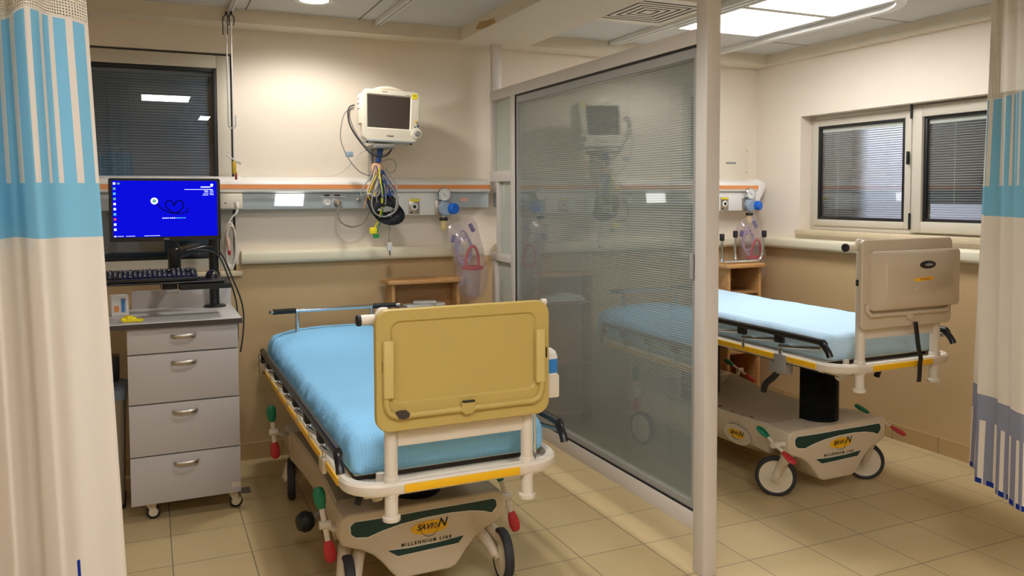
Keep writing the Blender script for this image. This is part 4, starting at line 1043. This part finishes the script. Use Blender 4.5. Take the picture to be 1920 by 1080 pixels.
# ------------------------------------------------------------------ stretchers
def build_wheel(parent, x, y, axle, zr=.1, swiv=None):
    ax = Vector((axle[0], axle[1], 0)).normalized(); c = Vector((x, y, zr))
    w = MB(); w.lathe([(.080, -.016), (.092, -.019), (.099, -.012), (.1, 0), (.099, .012), (.092, .019), (.080, .016)], c, ax, 36, M_tire, caps=False)
    wo = w.build('wheel', M_tire, parent)
    h = MB(); h.lathe([(.0, -.018), (.03, -.020), (.034, -.017), (.070, -.0125), (.0805, -.0165), (.0805, .0165), (.070, .0125), (.034, .017), (.03, .020), (.0, .018)], c, ax, 32, M_hub)
    h.build('hub', M_hub, wo)
    s = Vector((swiv[0], swiv[1], 0)); f = MB()
    d = (Vector((x, y, 0))-s); side = ax
    # fork: neck, curved yoke and two arms reaching the axle
    f.lathe([(.030, .0), (.036, .01), (.036, .03), (.028, .05)], (s.x, s.y, .195), (0, 0, 1), 18, M_creamdk)
    for sg in (-1, 1):
        o_ = side*(.027*sg)
        pts = [Vector((s.x, s.y, .212))+o_*.7, Vector((s.x, s.y, .195))+d*.15+o_, Vector((s.x, s.y, .16))+d*.55+o_, Vector((x, y, zr))+o_*1.0]
        f.tube(smooth_path(pts, 4), .030, 12, M_creamdk, r_end=.019)
    f.lathe([(.018, -.036), (.018, .036)], c, ax, 16, M_creamdk)
    f.build('fork', M_creamdk, parent)

def lever(parent, p, q, m_g=M_leverg, m_r=M_leverr, down=True, pivot=None):
    """brake bar: green pad at p, red pad at q"""
    p, q = Vector(p), Vector(q); mid = (p+q)/2; mid2 = mid
    b = MB(); b.tube([p*.8+q*.2, mid2, p*.2+q*.8], .010, 8, M_cream, flat=(1, .6)); b.lathe([(.016, -.02), (.016, .02)], mid2, (1, 0, 0), 14, M_cream)
    if pivot is not None: b.cyl(mid2, pivot, .012, 10, M_cream)
    lv = b.build('brake_lever', M_cream, parent)
    for a, c, mm, nm in ((p, q, m_g, 'green_pad'), (q, p, m_r, 'red_pad')):
        d = (c-a).normalized(); pts = [a, a+d*.02, a+d*.05, a+d*.075]
        b = MB(); b.tube([a-d*.006]+pts, 1, 12, mm, radii=[.008, .016, .021, .019, .012], flat=(1.1, .55)); b.build(nm, mm, lv)

def ellipse_pts(rx, rz, n=32, cx=0, cz=0): return [(cx+rx*cos(2*pi*k/n), cz+rz*sin(2*pi*k/n)) for k in range(n)]
def logo(parent, T, s=1.0):
    """yellow oval, black arc ring and the word SAVION; drawn in local x (right), z (up), facing -y"""
    def bx(b): b.bm.transform(T); return b
    b = MB(); b.prism(ellipse_pts(.074*s, .026*s), 'y', -.0010, .0004, M_yellow); lg = bx(b).build('logo_oval', M_yellow, parent)
    b = MB(); R_ = .034*s
    pts = [(cos(a)*R_*1.02+.0*s, -.0014, sin(a)*R_*.95-.002*s) for a in [radians(120+k*10) for k in range(24)]]
    b.tube(pts, 1, 6, M_ink, radii=[.0006*s+.0014*s*sin(pi*k/23) for k in range(24)], flat=(1, .4)); bx(b).build('logo_ring', M_ink, lg)
    text_obj('lettering', 'SAVI', .031*s, M_ink, lg, T @ TR(-.020*s, -.0016, .003*s) @ FACE_Y, shear=.28, bold=.0007*s)
    text_obj('lettering', 'N', .046*s, M_ink, lg, T @ TR(.048*s, -.0016, .009*s) @ FACE_Y, shear=.35, bold=.0008*s)
    b = MB(); b.tube([(.024*s+.0075*s*cos(a), -.0016, .003*s+.0095*s*sin(a)) for a in [2*pi*k/20 for k in range(20)]], .0012*s, 6, M_ink, closed=True, flat=(1, .4)); b.box(.0233*s, .0247*s, -.002, -.001, -.002*s, .009*s, M_ink); bx(b).build('logo_power_sign', M_ink, lg)
    return lg

def mattress_mesh(wd, L, th, crown, head_rise, head_from, seed, wr=.006):
    """closed soft slab: rows along y, ring around"""
    NY, NX, NS = 210, 40, 6
    P = []; rd = .028
    for i in range(NY+1):
        v = i/NY; y = L*v
        e = min(v, 1-v)*L; rnd_end = sqrt(max(0, 1-(1-min(1, e/.05))**2))
        hr = 0
        if y > head_from: s = (y-head_from)/(L-head_from); hr = head_rise*s*s*(3-2*s)
        w2 = wd/2-(1-rnd_end)*.03
        ring = []
        top = th-(1-rnd_end)*.03; 
        for j in range(NX+1):                 # top, left to right
            u = -1+2*j/NX; x = w2*u
            ed = 1-abs(u); r_ = sqrt(max(0, 1-(1-min(1, ed*w2/rd))**2))
            z = top-(1-r_)*rd+crown*(1-u*u)+hr*(1-.55*abs(u)**3)
            n1 = noise.noise((x*7+seed, y*5, .3)); n2 = noise.noise((x*26+seed, y*9, 2.7))
            edge = max(0, abs(u)-.55)/.45
            z += wr*(n1*.7+edge*n2*1.3)
            if seed < 3: ga = max(0, -u-.62)/.38; z += .017*ga*(1-ga*.4)*noise.noise((y*38, x*11, 5.5)) + .009*max(0, -u-.1)*noise.noise((x*14+y*9, y*22-x*12, 8.1))
            ring.append((x, y, z))
        for j in range(1, NS):
            t_ = j/NS; nn = noise.noise((9.1+seed, y*24, t_*2))
            ring.append((w2+.010*sin(pi*t_)+.006*nn, y, (top-rd+hr*.45)*(1-t_)+hr*.3*t_))
        for j in range(NX+1):
            u = 1-2*j/NX; ring.append((w2*u, y, .0+hr*.3))
        for j in range(1, NS):
            t_ = j/NS; nn = noise.noise((3.1+seed, y*24, t_*2))
            ring.append((-w2-.010*sin(pi*t_)-.006*nn, y, hr*.3*(1-t_)+(top-rd+hr*.45)*t_))
        P.append(ring)
    b = MB(); b.rings(P); return b

def stretcher(loc, zr, base_y, style, label, opts):
    root = empty('hospital_stretcher', loc, label=label, cat='hospital bed')
    HW = .385; L = 2.07
    # ---- base shell
    by = base_y
    half = [(.09, .072), (.118, .082), (.135, .10), (.165, .140), (.20, .178), (.245, .206), (.29, .222), (.318, .236), (.325, .26), (.325, .315), (.312, .338), (.285, .348)]
    outl = [(-x, z) for x, z in half]; outl = half+[(-x, z) for x, z in reversed(half)]
    b = MB(); b.prism(outl, 'y', by, by+.17, M_creamdk, bev=.012, seg=3); b.prism(outl, 'y', by+1.17, by+1.34, M_creamdk, bev=.012, seg=3)
    # long body: U shaped tray with side lips
    secs = []
    for k in range(13):
        s = k/12; y = by+.15+1.04*s; waist = 1-.10*sin(pi*s); hw = .315*waist; zb = .10+.055*(1-sin(pi*s))
        lip = .345-.03*sin(pi*s)
        secs.append([(-hw*.55, y, zb), (-hw*.92, y, zb+.05), (-hw, y, .20), (-hw, y, lip-.01), (-hw+.012, y, lip), (-hw+.04, y, lip-.004), (-hw+.10, y, .285), (0, y, .275), (hw-.10, y, .285), (hw-.04, y, lip-.004), (hw-.012, y, lip), (hw, y, lip-.01), (hw, y, .20), (hw*.92, y, zb+.05), (hw*.55, y, zb)])
    b.rings(secs, M_creamdk)
    base = b.build('base_shell', M_creamdk, root)
    # front decals
    fy = by-.0004
    def decal(pts, m, nm, par, d=.0012):
        q = MB(); q.prism(pts, 'y', fy-d, fy+.0003, m); return q.build(nm, m, par)
    up = [(-.272, .318), (-.15, .316), (0, .318), (.15, .318), (.272, .319), (.284, .312), (.288, .29), (.283, .282), (.266, .265)]
    lowc = [(.266, .265), (.235, .277), (.18, .288), (.10, .2935), (.0, .292), (-.10, .283), (-.17, .270), (-.225, .255)]
    upper = up+lowc[1:]+[(-.27, .262), (-.286, .276), (-.288, .305)]
    def grow(pts, g):
        cx_ = sum(p[0] for p in pts)/len(pts); cz_ = sum(p[1] for p in pts)/len(pts)
        n = len(pts); out = []
        for i in range(n):
            a, c = Vector(pts[i-1]), Vector(pts[(i+1) % n]); t_ = (c-a); nn = Vector((t_.y, -t_.x)); nn.normalize(); p = Vector(pts[i])
            out.append(tuple(p+nn*g))
        return out
    ar = sum(upper[i-1][0]*upper[i][1]-upper[i][0]*upper[i-1][1] for i in range(len(upper)))
    sg = 1 if ar > 0 else -1
    decal(grow(upper, .0035*sg), M_decalw, 'decal_outline', base, .0006); decal(upper, M_green, 'green_decal', base)
    low = [(-.150, .190), (-.07, .186), (.05, .188), (.150, .196), (.128, .170), (-.112, .163)][::-1]
    ar = sum(low[i-1][0]*low[i][1]-low[i][0]*low[i-1][1] for i in range(len(low))); sg = 1 if ar > 0 else -1
    decal(grow(low, .0025*sg), M_decalw, 'decal_outline', base, .0006); decal(low, M_green, 'green_decal', base)
    logo(base, TR(.012, fy-.0004, .252))
    text_obj('lettering', 'MILLENNIUM LINE', .0165, M_ink, base, TR(.0, fy-.0006, .2005) @ FACE_Y, bold=.0006, space=1.55)
    if opts.get('side_logo'):
        RZ = Matrix.Rotation(-pi/2, 4, 'Z')
        q = MB(); q.prism([(p[0], p[1]) for p in ellipse_pts(.105, .05)], 'y', -.0006, .0002, M_decalw); q.bm.transform(TR(-.3065, by+.40, .225) @ RZ); q.build('decal_outline', M_decalw, base)
        q = MB(); q.prism([(p[0], p[1]) for p in ellipse_pts(.102, .047)], 'y', -.0010, .0002, M_creamdk); q.bm.transform(TR(-.3065, by+.40, .225) @ RZ); q.build('oval_field', M_creamdk, base)
        logo(base, TR(-.3077, by+.41, .228) @ RZ, .85)
        q = MB(); y_ = by+.28
        rr_ = random.Random(5)
        for k in range(9):
            yy = y_+.055*k; xx = -.19+.012*rr_.uniform(-1, 1)
            pp = [(xx+.03*rr_.uniform(-1, 1), yy+.015*rr_.uniform(-1, 1), .2885) for _ in range(4)]
            q.tube(smooth_path(pp, 3), .0025, 5, M_inkred)
        q.build('handwriting', M_inkred, base)
    # ---- wheels
    for (x, y, axle, sw) in opts['wheels']: build_wheel(root, x, y, axle, .1, sw)
    # ---- brake levers and pedal
    for (p, q, pv) in opts['levers']: lever(root, p, q, pivot=pv)
    if opts.get('pedal'):
        for sgn in opts['pedal']:
            q = MB(); q.lathe([(.0, -.03), (.03, -.028), (.042, -.01), (.042, .012), (.03, .03), (0, .032)], (sgn*.375, by+.44, .175), (1, .3, 0), 14, M_black); q.cyl((sgn*.36, by+.44, .175), (sgn*.30, by+.46, .20), .012, 8, M_cablegrey); q.build('foot_pedal', M_black, root)
    # ---- lifting columns (bellows)
    for yc in (by+.135, by+1.08):
        prof = []; z0, z1 = .277, zr-.045; n = max(6, int((z1-z0)/.011))
        for k in range(n*2+1):
            prof.append((.097 if k % 2 else .089, z0+(z1-z0)*k/(2*n)))
        q = MB(); q.lathe([(.104, z0-.02), (.104, z0)]+prof, (0, yc, 0), (0, 0, 1), 36); q.build('lift_column', M_black, root, sharp=80)
    # ---- under frame, deck
    q = MB(); q.box(-.30, .30, .10, L-.12, zr-.05, zr-.028, M_edge, .004)
    for s in (-1, 1): q.box(s*.30-.02, s*.30+.02, .06, L-.10, zr-.04, zr-.005, M_cream, .004)
    for yy in (.12, .75, 1.4, 1.95): q.box(-HW+.02, HW-.02, yy, yy+.035, zr-.03, zr-.006, M_cream, .003)
    q.build('under_frame', M_edge, root)
    q = MB(); q.box(-.335, .335, .135, L-.08, zr+.012, zr+.026, M_white, .006); q.box(-.33, .33, .15, L-.1, zr-.005, zr+.012, M_edge); dk = q.build('deck', M_white, root)
    q = MB(); q.lathe([(.009, 0), (.009, .0012)], (-.30, .165, zr+.026), (0, 0, 1), 16); q.build('badge', M_cablegrey, dk)
    # ---- perimeter bumper rail (rounded loop)
    def loop(off, r0=.135):
        o = rrect(2*(HW-off), L-2*off, r0-off, 8, 0, L/2); return o
    q = MB(); t_ = .032; h_ = .020
    ro, ri = loop(0), loop(t_)
    R1 = [[(p[0], p[1], zr+h_*.55) for p in ro], [(p[0], p[1], zr-h_*.55) for p in ro], [(p[0], p[1], zr-h_) for p in loop(.006)], [(p[0], p[1], zr-h_) for p in ri], [(p[0], p[1], zr+h_) for p in ri], [(p[0], p[1], zr+h_) for p in loop(.007)]]
    R1.append(R1[0])
    q.rings(R1, M_cream, False, False); q.build('bumper_rail', M_cream, root)
    ys = opts.get('insert', (-.205, .20))
    q = MB(); q.box(ys[0], ys[1], -.006, .004, zr-.014, zr+.013, M_yellow, .004); q.build('yellow_bumper', M_yellow, root)
    for s in (-1, 1):
        for (a, c) in ((.145, .33), (.40, 1.93)):
            q = MB(); q.box(s*HW-.005, s*HW+.005, a, c, zr-.014, zr+.013, M_yellow, .004); q.build('yellow_bumper', M_yellow, root)
        if style == 'a' and s < 0:
            q = MB(); q.box(s*(HW+.004)-.010, s*(HW+.004)+.006, .335, .405, zr-.034, zr+.016, M_creamdk, .004); q.build('clamp_block', M_creamdk, root)
            q = MB(); q.tube(smooth_path([(-.29, .20, zr-.03), (-.30, .19, zr-.06), (-.315, .18, zr-.10)], 4), .012, 10, M_black); q.build('release_grip', M_black, root)
            continue
        q = MB(); q.box(s*(HW+.004)-.008, s*(HW+.004)+.006, .335, .405, zr-.075, zr+.016, M_cablegrey, .003); q.box(s*(HW-.03)-.03, s*(HW-.03)+.03, .35, .45, zr-.085, zr-.03, M_cablegrey, .004); q.build('clamp_block', M_cablegrey, root)
        q = MB(); q.tube(smooth_path([(s*(HW-.015), .40, zr-.075), (s*(HW-.01), .43, zr-.11), (s*(HW+.0), .47, zr-.15), (s*HW, .485, zr-.19)], 4), .0155, 10, M_black); q.build('release_grip', M_black, root)
    # small fittings at the foot end
    q = MB(); q.tube([(-.26, .09, zr-.02), (-.26, .09, zr+.03)], .016, 12, M_cream, r_end=.014); q.lathe([(.024, -.012), (.024, .012)], (-.265, .115, zr-.048), (1, .2, 0), 16, M_cream); q.box(-.30, -.24, .07, .12, zr-.04, zr-.015, M_cream, .005); q.build('pole_socket', M_cream, root)
    # ---- mattress
    q = mattress_mesh(.69, 2.0, .118, .012 if style == 'a' else .006, .055 if style == 'a' else .03, 1.35, 1.7 if style == 'a' else 6.2, .007 if style == 'a' else .004)
    mt = q.build('mattress', M_bedblue if style == 'a' else M_bedblue2, root, sharp=180, T=TR(0, .105, zr+.027))
    # gathered elastic edge of the sheet along the sides
    # ---- side rails folded down
    for s in (-1, 1):
        X = s*(HW+.012); zb = zr+.118
        q = MB(); q.tube(smooth_path([(X, 1.90, zb-.05), (X, 1.92, zb-.03), (X, 1.90, zb-.002), (X, 1.85, zb), (X, 1.0, zb), (X, .16, zb), (X, .10, zb-.008), (X, .065, zb-.035), (X, .05, zb-.06)], 4), .0145, 10, M_blackgloss, flat=(1, 1.05)); sr = q.build('side_rail', M_blackgloss, root)
        for k in range(6):
            ch = MB(); ck = MB()
            yp = .37+.265*k
            ch.box(X-s*.012-.006, X-s*.012+.006, yp-.010, yp+.010, zr+.0, zr+.062, M_chrome, .002)
            ch.tube([(X, yp, zr+.055), (X, yp-.265, zr+.088)], .0075, 8, M_chrome, flat=(.7, 1.1))
            ck.box(X-.011, X+.011, yp-.03, yp+.025, zr+.072, zb-.004, M_black, .005)
            ch.build('folding_link', M_chrome, sr); ck.build('clevis', M_black, sr)
        q = MB(); q.box(X-.02, X+.01, 1.91, 1.95, zr+.0, zr+.10, M_steel, .004); q.build('rail_bracket', M_steel, root)
    # ---- push handle at the head
    zt = zr+.312; yh = L-.07
    q = MB(); hx = .205
    for s in (-1, 1): q.cyl((s*hx, yh, zr-.01), (s*hx, yh, zt), .011, 12, M_chrome)
    q.tube([(-hx-.03, yh-.0, zt), (hx+.03, yh-.0, zt)], .012, 12, M_chrome); ph = q.build('push_handle', M_chrome, root)
    for s in (-1, 1):
        q = MB(); q.tube([(s*(hx+.01), yh, zt), (s*(hx+.06), yh-.015, zt+.002), (s*(hx+.13), yh-.05, zt+.006)], .0145, 12, M_black); q.build('grip', M_black, ph)
        q = MB(); q.tube([(s*(hx+.13), yh-.05, zt+.006), (s*(hx+.15), yh-.06, zt+.007)], .009, 10, M_steel); q.build('grip_end', M_steel, ph)
    # ---- foot board on two posts
    px = .24
    for s in (-1, 1):
        q = MB(); q.cyl((s*px, .03, zr-.098), (s*px, .03, zr+.565), .0215, 20, M_cream); q.lathe([(.0255, -.028), (.0255, .03), (.0225, .036)], (s*px, .03, zr), (0, 0, 1), 20, M_cream); q.lathe([(.028, 0), (.029, .004), (.029, .012), (.024, .016)], (s*px, .03, zr-.108), (0, 0, 1), 20, M_cream); q.build('post', M_cream, root)
    q = MB(); q.box(-px+.02, px-.02, .022, .036, zr+.13, zr+.36, M_cream, .003); q.build('inner_board', M_cream, root)
    if style == 'a':
        zc = zr+.385; Wd, Hd = .60, .385
        def rg(w, h, r, y, cx=0, cz=0): return [(p[0]+cx, y, p[1]+zc+cz) for p in rrect(w, h, r, 7)]
        q = MB(); q.rings([rg(Wd-.02, Hd-.02, .04, .004), rg(Wd, Hd, .045, -.002), rg(Wd, Hd, .045, -.020), rg(Wd-.006, Hd-.006, .043, -.024), rg(.505, .262, .03, -.024, .0, .025), rg(.492, .249, .026, -.017, 0, .025)], M_mustard)
        fb = q.build('foot_board', M_mustard, root)
        # raised lip running round the lower edge
        zb = zc-Hd/2
        q = MB(); q.tube(smooth_path([(-.268, -.026, zb+.11), (-.268, -.027, zb+.09), (-.258, -.028, zb+.062), (-.235, -.028, zb+.05), (-.2, -.028, zb+.049), (.2, -.028, zb+.049), (.235, -.028, zb+.05), (.258, -.028, zb+.062), (.268, -.027, zb+.09), (.268, -.026, zb+.11)], 4), 1, 10, M_mustard, radii=None, r_end=None, flat=(.011, .011))
        q.build('lip', M_mustard, fb)
        q = MB(); q.prism([(-.022, zb+.072), (.022, zb+.072), (.024, zb+.045), (.012, zb+.032), (-.012, zb+.032), (-.024, zb+.045)], 'y', -.041, -.024, M_mustard, bev=.004); q.build('latch_tab', M_mustard, fb)
        for s in (-1, 1):
            q = MB(); q.box(s*.262-.017, s*.262+.017, -.040, -.020, zb+.108, zb+.29, M_mustard2, .006, 3); q.build('side_clip', M_mustard2, fb)
        q = MB(); q.box(-.28, -.276, -.0252, -.022, zb+.19, zb+.225, M_ink); q.box(-.018, .022, -.042, -.030, zb+.072, zb+.0765, M_ink); q.box(.286, .291, -.0252, -.022, zb+.19, zb+.225, M_ink); q.build('slot', M_ink, fb)
        q = MB(); q.prism([(-.242, zb+.062), (-.225, zb+.067), (-.205, zb+.066), (-.197, zb+.058), (-.200, zb+.046), (-.215, zb+.041), (-.232, zb+.046)], 'y', -.042, -.02, M_edge); q.build('broken_hole', M_edge, fb)
        zt2 = zc+Hd/2
    else:
        zc = zr+.38; Wd, Hd = .575, .40; zb = zc-Hd/2
        q = MB(); q.rings([[(p[0], y, p[1]+zc) for p in rrect(w, h, r, 7)] for (w, h, r, y) in ((Wd-.02, Hd-.02, .022, .006), (Wd, Hd, .026, 0), (Wd, Hd, .026, -.014), (Wd-.008, Hd-.008, .024, -.018))], M_beige); fb = q.build('foot_board', M_beige, root)
        def rg(w, h, r, y, cz=0, cx=.0): return [(p[0]+cx, y, p[1]+zc+cz) for p in rrect(w, h, r, 7)]
        q = MB(); q.rings([rg(.555, .262, .012, -.018, .018, .022), rg(.555, .262, .014, -.045, .018, .022), rg(.548, .255, .014, -.05, .018, .022), rg(.43, .245, .05, -.054, .018, .03), rg(.42, .19, .05, -.060, .035, .03)], M_beige); tr_ = q.build('fold_out_tray', M_beige, fb)
        q = MB(); q.prism(ellipse_pts(.05, .018, 32, .07, zc+.082), 'y', -.0635, -.0595, M_ink, bev=.001); q.build('maker_badge', M_ink, tr_)
        q = MB(); q.prism(ellipse_pts(.026, .006, 20, .075, zc+.082), 'y', -.0642, -.0633, M_cablegrey); q.build('badge_emblem', M_cablegrey, tr_)
        q = MB(); q.prism([(-.022, zc+.016), (.0, zc+.023), (.105, zc+.028), (.108, zc+.018), (.102, zc+.012), (.0, zc+.008)], 'y', -.0612, -.0595, M_yellow); q.build('yellow_sticker', M_yellow, tr_)
        text_obj('lettering', 'MILLENNIUM', .011, M_inkred, tr_, TR(.055, -.0616, zc+.0175) @ FACE_Y)
        q = MB(); q.tube(smooth_path([(-.02, -.0605, zc-.045), (.015, -.061, zc-.022), (.055, -.061, zc-.012), (.10, -.061, zc-.022), (.13, -.0605, zc-.045)], 5), .004, 8, M_beige); q.build('finger_ridge', M_beige, tr_)
        q = MB(); q.tube(smooth_path([(-.262, -.024, zb+.115), (-.258, -.024, zb+.085), (-.235, -.026, zb+.066), (-.2, -.026, zb+.063), (.2, -.026, zb+.063), (.24, -.026, zb+.066), (.262, -.024, zb+.085), (.266, -.024, zb+.115)], 4), 1, 10, M_beige, flat=(.0095, .0095)); q.build('lip', M_beige, fb)
        q = MB(); q.prism([(-.02, zb+.07), (.02, zb+.07), (.02, zb+.05), (.008, zb+.034), (-.008, zb+.034), (-.02, zb+.05)], 'y', -.036, -.017, M_beige, bev=.003); q.build('latch_tab', M_beige, fb)
        q = MB(); q.lathe([(.0225, -.014), (.0225, .014)], (-px, .03, zr+.385), (0, 0, 1), 20, M_black); q.build('post_band', M_black, root)
        zt2 = zc+Hd/2
    # transport knob at the top left of the foot board
    q = MB(); q.tube(smooth_path([(-.25, .02, zt2-.005), (-.275, .02, zt2-.006), (-.285, .02, zt2-.03)], 4), .008, 10, M_cream); q.cyl((-.27, .03, zt2-.035), (-.335, .03, zt2-.035), .017, 16, M_cream); kn = q.build('corner_bracket', M_cream, root)
    q = MB(); q.lathe([(.0185, 0), (.0185, .010), (.015, .013)], (-.333, .03, zt2-.035), (-1, 0, 0), 18, M_black); q.build('end_cap', M_black, kn)
    q = MB(); q.lathe([(.012, 0), (.012, .018)], (.29, .02, zt2-.012), (1, 0, 0), 14, M_cream); q.build('corner_bracket', M_cream, root)
    if opts.get('strap'):
        q = MB(); P = []
        ctl = [(.035, -.028, zr+.20), (.04, -.032, zr+.15), (.05, -.035, zr+.08), (.072, -.03, zr+.03), (.085, -.016, zr+.0), (.088, -.012, zr-.05), (.085, -.012, zr-.085)]
        for p in smooth_path(ctl, 5): P.append([(p.x-.012, p.y, p.z), (p.x+.012, p.y-.002, p.z)])
        q.grid(P, M_black); st = q.build('strap', M_black, root, sharp=180); so = st.modifiers.new('thick', 'SOLIDIFY'); so.thickness = .003
    return root

BL = (.93, 2.45, 0)
by = .41
wl = [(.305, by-.02, (1, -.11), (.235, by+.10)), (-.30, by-.01, (1, -.11), (-.255, by+.10)), (-.31, by+1.20, (1, -.15), (-.255, by+1.25)), (.31, by+1.20, (1, -.15), (.255, by+1.25))]
lv = [((-.385, .50, .43), (-.345, .47, .165), (-.325, .49, .27)), ((.335, .53, .415), (.40, .47, .15), (.325, .5, .27)),
      ((-.41, by+1.14, .485), (-.39, by+1.14, .235), (-.325, by+1.20, .32)), ((.40, by+1.14, .485), (.39, by+1.14, .235), (.325, by+1.20, .32))]
stretcher(BL, .57, by, 'a', 'left hospital stretcher with bright blue sheet and mustard foot board', dict(wheels=wl, levers=lv, pedal=(-1, 1)))
BR = (3.14, 2.61, 0)
by = .37
wl = [(-.315, by+.10, (.675, .737), (-.262, by+.075)), (.275, by+.09, (.675, .737), (.262, by+.05)), (-.28, by+1.24, (.9, .3), (-.25, by+1.26)), (.28, by+1.24, (.9, .3), (.25, by+1.26))]
lv = [((-.375, by+.16, .335), (-.36, by-.07, .222), (-.325, by+.03, .28)), ((.33, by+.20, .36), (.44, by-.02, .245), (.325, by+.06, .28)),
      ((-.40, by+1.30, .36), (-.38, by+1.10, .24), (-.325, by+1.2, .28)), ((.36, by+1.32, .40), (.40, by+1.08, .30), (.325, by+1.2, .28))]
stretcher(BR, .72, by, 'b', 'right hospital stretcher with pale blue sheet and beige folded tray foot board', dict(wheels=wl, levers=lv, side_logo=True, strap=True, insert=(-.19, .19)))

# disinfectant bottle hanging on the rail of the left bed
t = empty('spray_bottle', (1.266, 2.52, .792), label='white bottle with blue label hanging at the right rail of the left bed', cat='bottle')
b = MB(); b.rings([[(p[0], p[1], z) for p in rrect(w_, d_, r_, 4)] for (w_, d_, r_, z) in ((.07, .05, .012, .03), (.07, .05, .012, .145), (.06, .045, .012, .162), (.034, .034, .012, .172))], M_white); b.build('bottle_body', M_white, t)
b = MB(); b.box(-.031, .031, -.0258, .0258, .086, .138, M_label, .003); b.build('label_band', M_label, t)
b = MB(); b.box(-.038, .038, -.028, .028, .0, .082, M_warmwhite, .006); b.build('holder', M_warmwhite, t)
b = MB(); b.tube([(-.036, .0, .06), (-.046, .0, .06), (-.046, .0, -.20), (-.046, .0, -.215)], .005, 8, M_chrome); b.build('hanger_rod', M_chrome, t)

# ------------------------------------------------------------------ lights
def area(name, loc, rot, sx, sy, power, col):
    l = bpy.data.lights.new(name, 'AREA'); l.shape = 'RECTANGLE'; l.size = sx; l.size_y = sy; l.energy = power; l.color = col
    o = bpy.data.objects.new(name, l); COL.objects.link(o); o.location = loc; o.rotation_euler = rot; return o
sp = bpy.data.lights.new('downlight_lamp', 'SPOT'); sp.energy = 37; sp.spot_size = radians(156); sp.spot_blend = .5; sp.shadow_soft_size = .10; sp.color = (1, .965, .93)
t = empty('downlight', (.80, 2.75, ZC), label='round recessed downlight in the ceiling over the foot of the left bed, above the photo', cat='downlight')
MB().lathe([(.072, -.001), (.074, -.006), (.098, -.008), (.102, -.003), (.102, 0)], (0, 0, 0), (0, 0, 1), 32).build('trim_ring', M_white, t)
MB().lathe([(.0715, -.004), (.0715, -.001)], (0, 0, 0), (0, 0, 1), 32).build('lens', M_down, t)
sp2 = sp.copy(); sp2.energy = 46; sp2.shadow_soft_size = .1
so = bpy.data.objects.new('downlight_lamp', sp2); COL.objects.link(so); so.location = (.80, 2.75, ZC-.012)
so = bpy.data.objects.new('downlight_lamp', sp); COL.objects.link(so); so.location = (.80, 4.23, ZC-.012); so.rotation_euler = (0, 0, 0)
# courtyard lamp that lights the pale wall outside the right window
area('courtyard_lamp', (4.6, 4.7, 3.0), (0, radians(-50), 0), .4, .4, 36, (.88, .9, 1))

# ------------------------------------------------------------------ world, camera, view
w = bpy.data.worlds.new('night'); SC.world = w; w.use_nodes = True
bg = w.node_tree.nodes['Background']; bg.inputs[0].default_value = (.02, .025, .035, 1); bg.inputs[1].default_value = .5

F, PYc = 1515.3, 440.
yaw, pitch, roll = .4232, .0483, -.0036
fwd = Vector((sin(yaw)*cos(pitch), cos(yaw)*cos(pitch), -sin(pitch)))
right = Vector((cos(yaw), -sin(yaw), 0)); up = right.cross(fwd)
r2 = cos(roll)*right+sin(roll)*up; u2 = -sin(roll)*right+cos(roll)*up
cam = bpy.data.cameras.new('camera'); cam.sensor_width = 36; cam.sensor_fit = 'HORIZONTAL'; cam.lens = F/1920*36
cam.shift_y = -(540-PYc)/1920; cam.clip_start = .05
co = bpy.data.objects.new('camera', cam); COL.objects.link(co)
mw = Matrix.Identity(4)
for i in range(3): mw[i][0] = r2[i]; mw[i][1] = u2[i]; mw[i][2] = -fwd[i]; mw[i][3] = (0, 0, 1.5)[i]
co.matrix_world = mw
SC.camera = co
SC.view_settings.view_transform = 'Standard'; SC.view_settings.look = 'None'; SC.view_settings.gamma = 1; SC.view_settings.exposure = 0.58
SC.view_settings.use_curve_mapping = False
SC.cycles.use_denoising = True
SC.cycles.transparent_max_bounces = 24
SC.cycles.max_bounces = 10; SC.cycles.diffuse_bounces = 5; SC.cycles.glossy_bounces = 5
SC.cycles.sample_clamp_indirect = 6
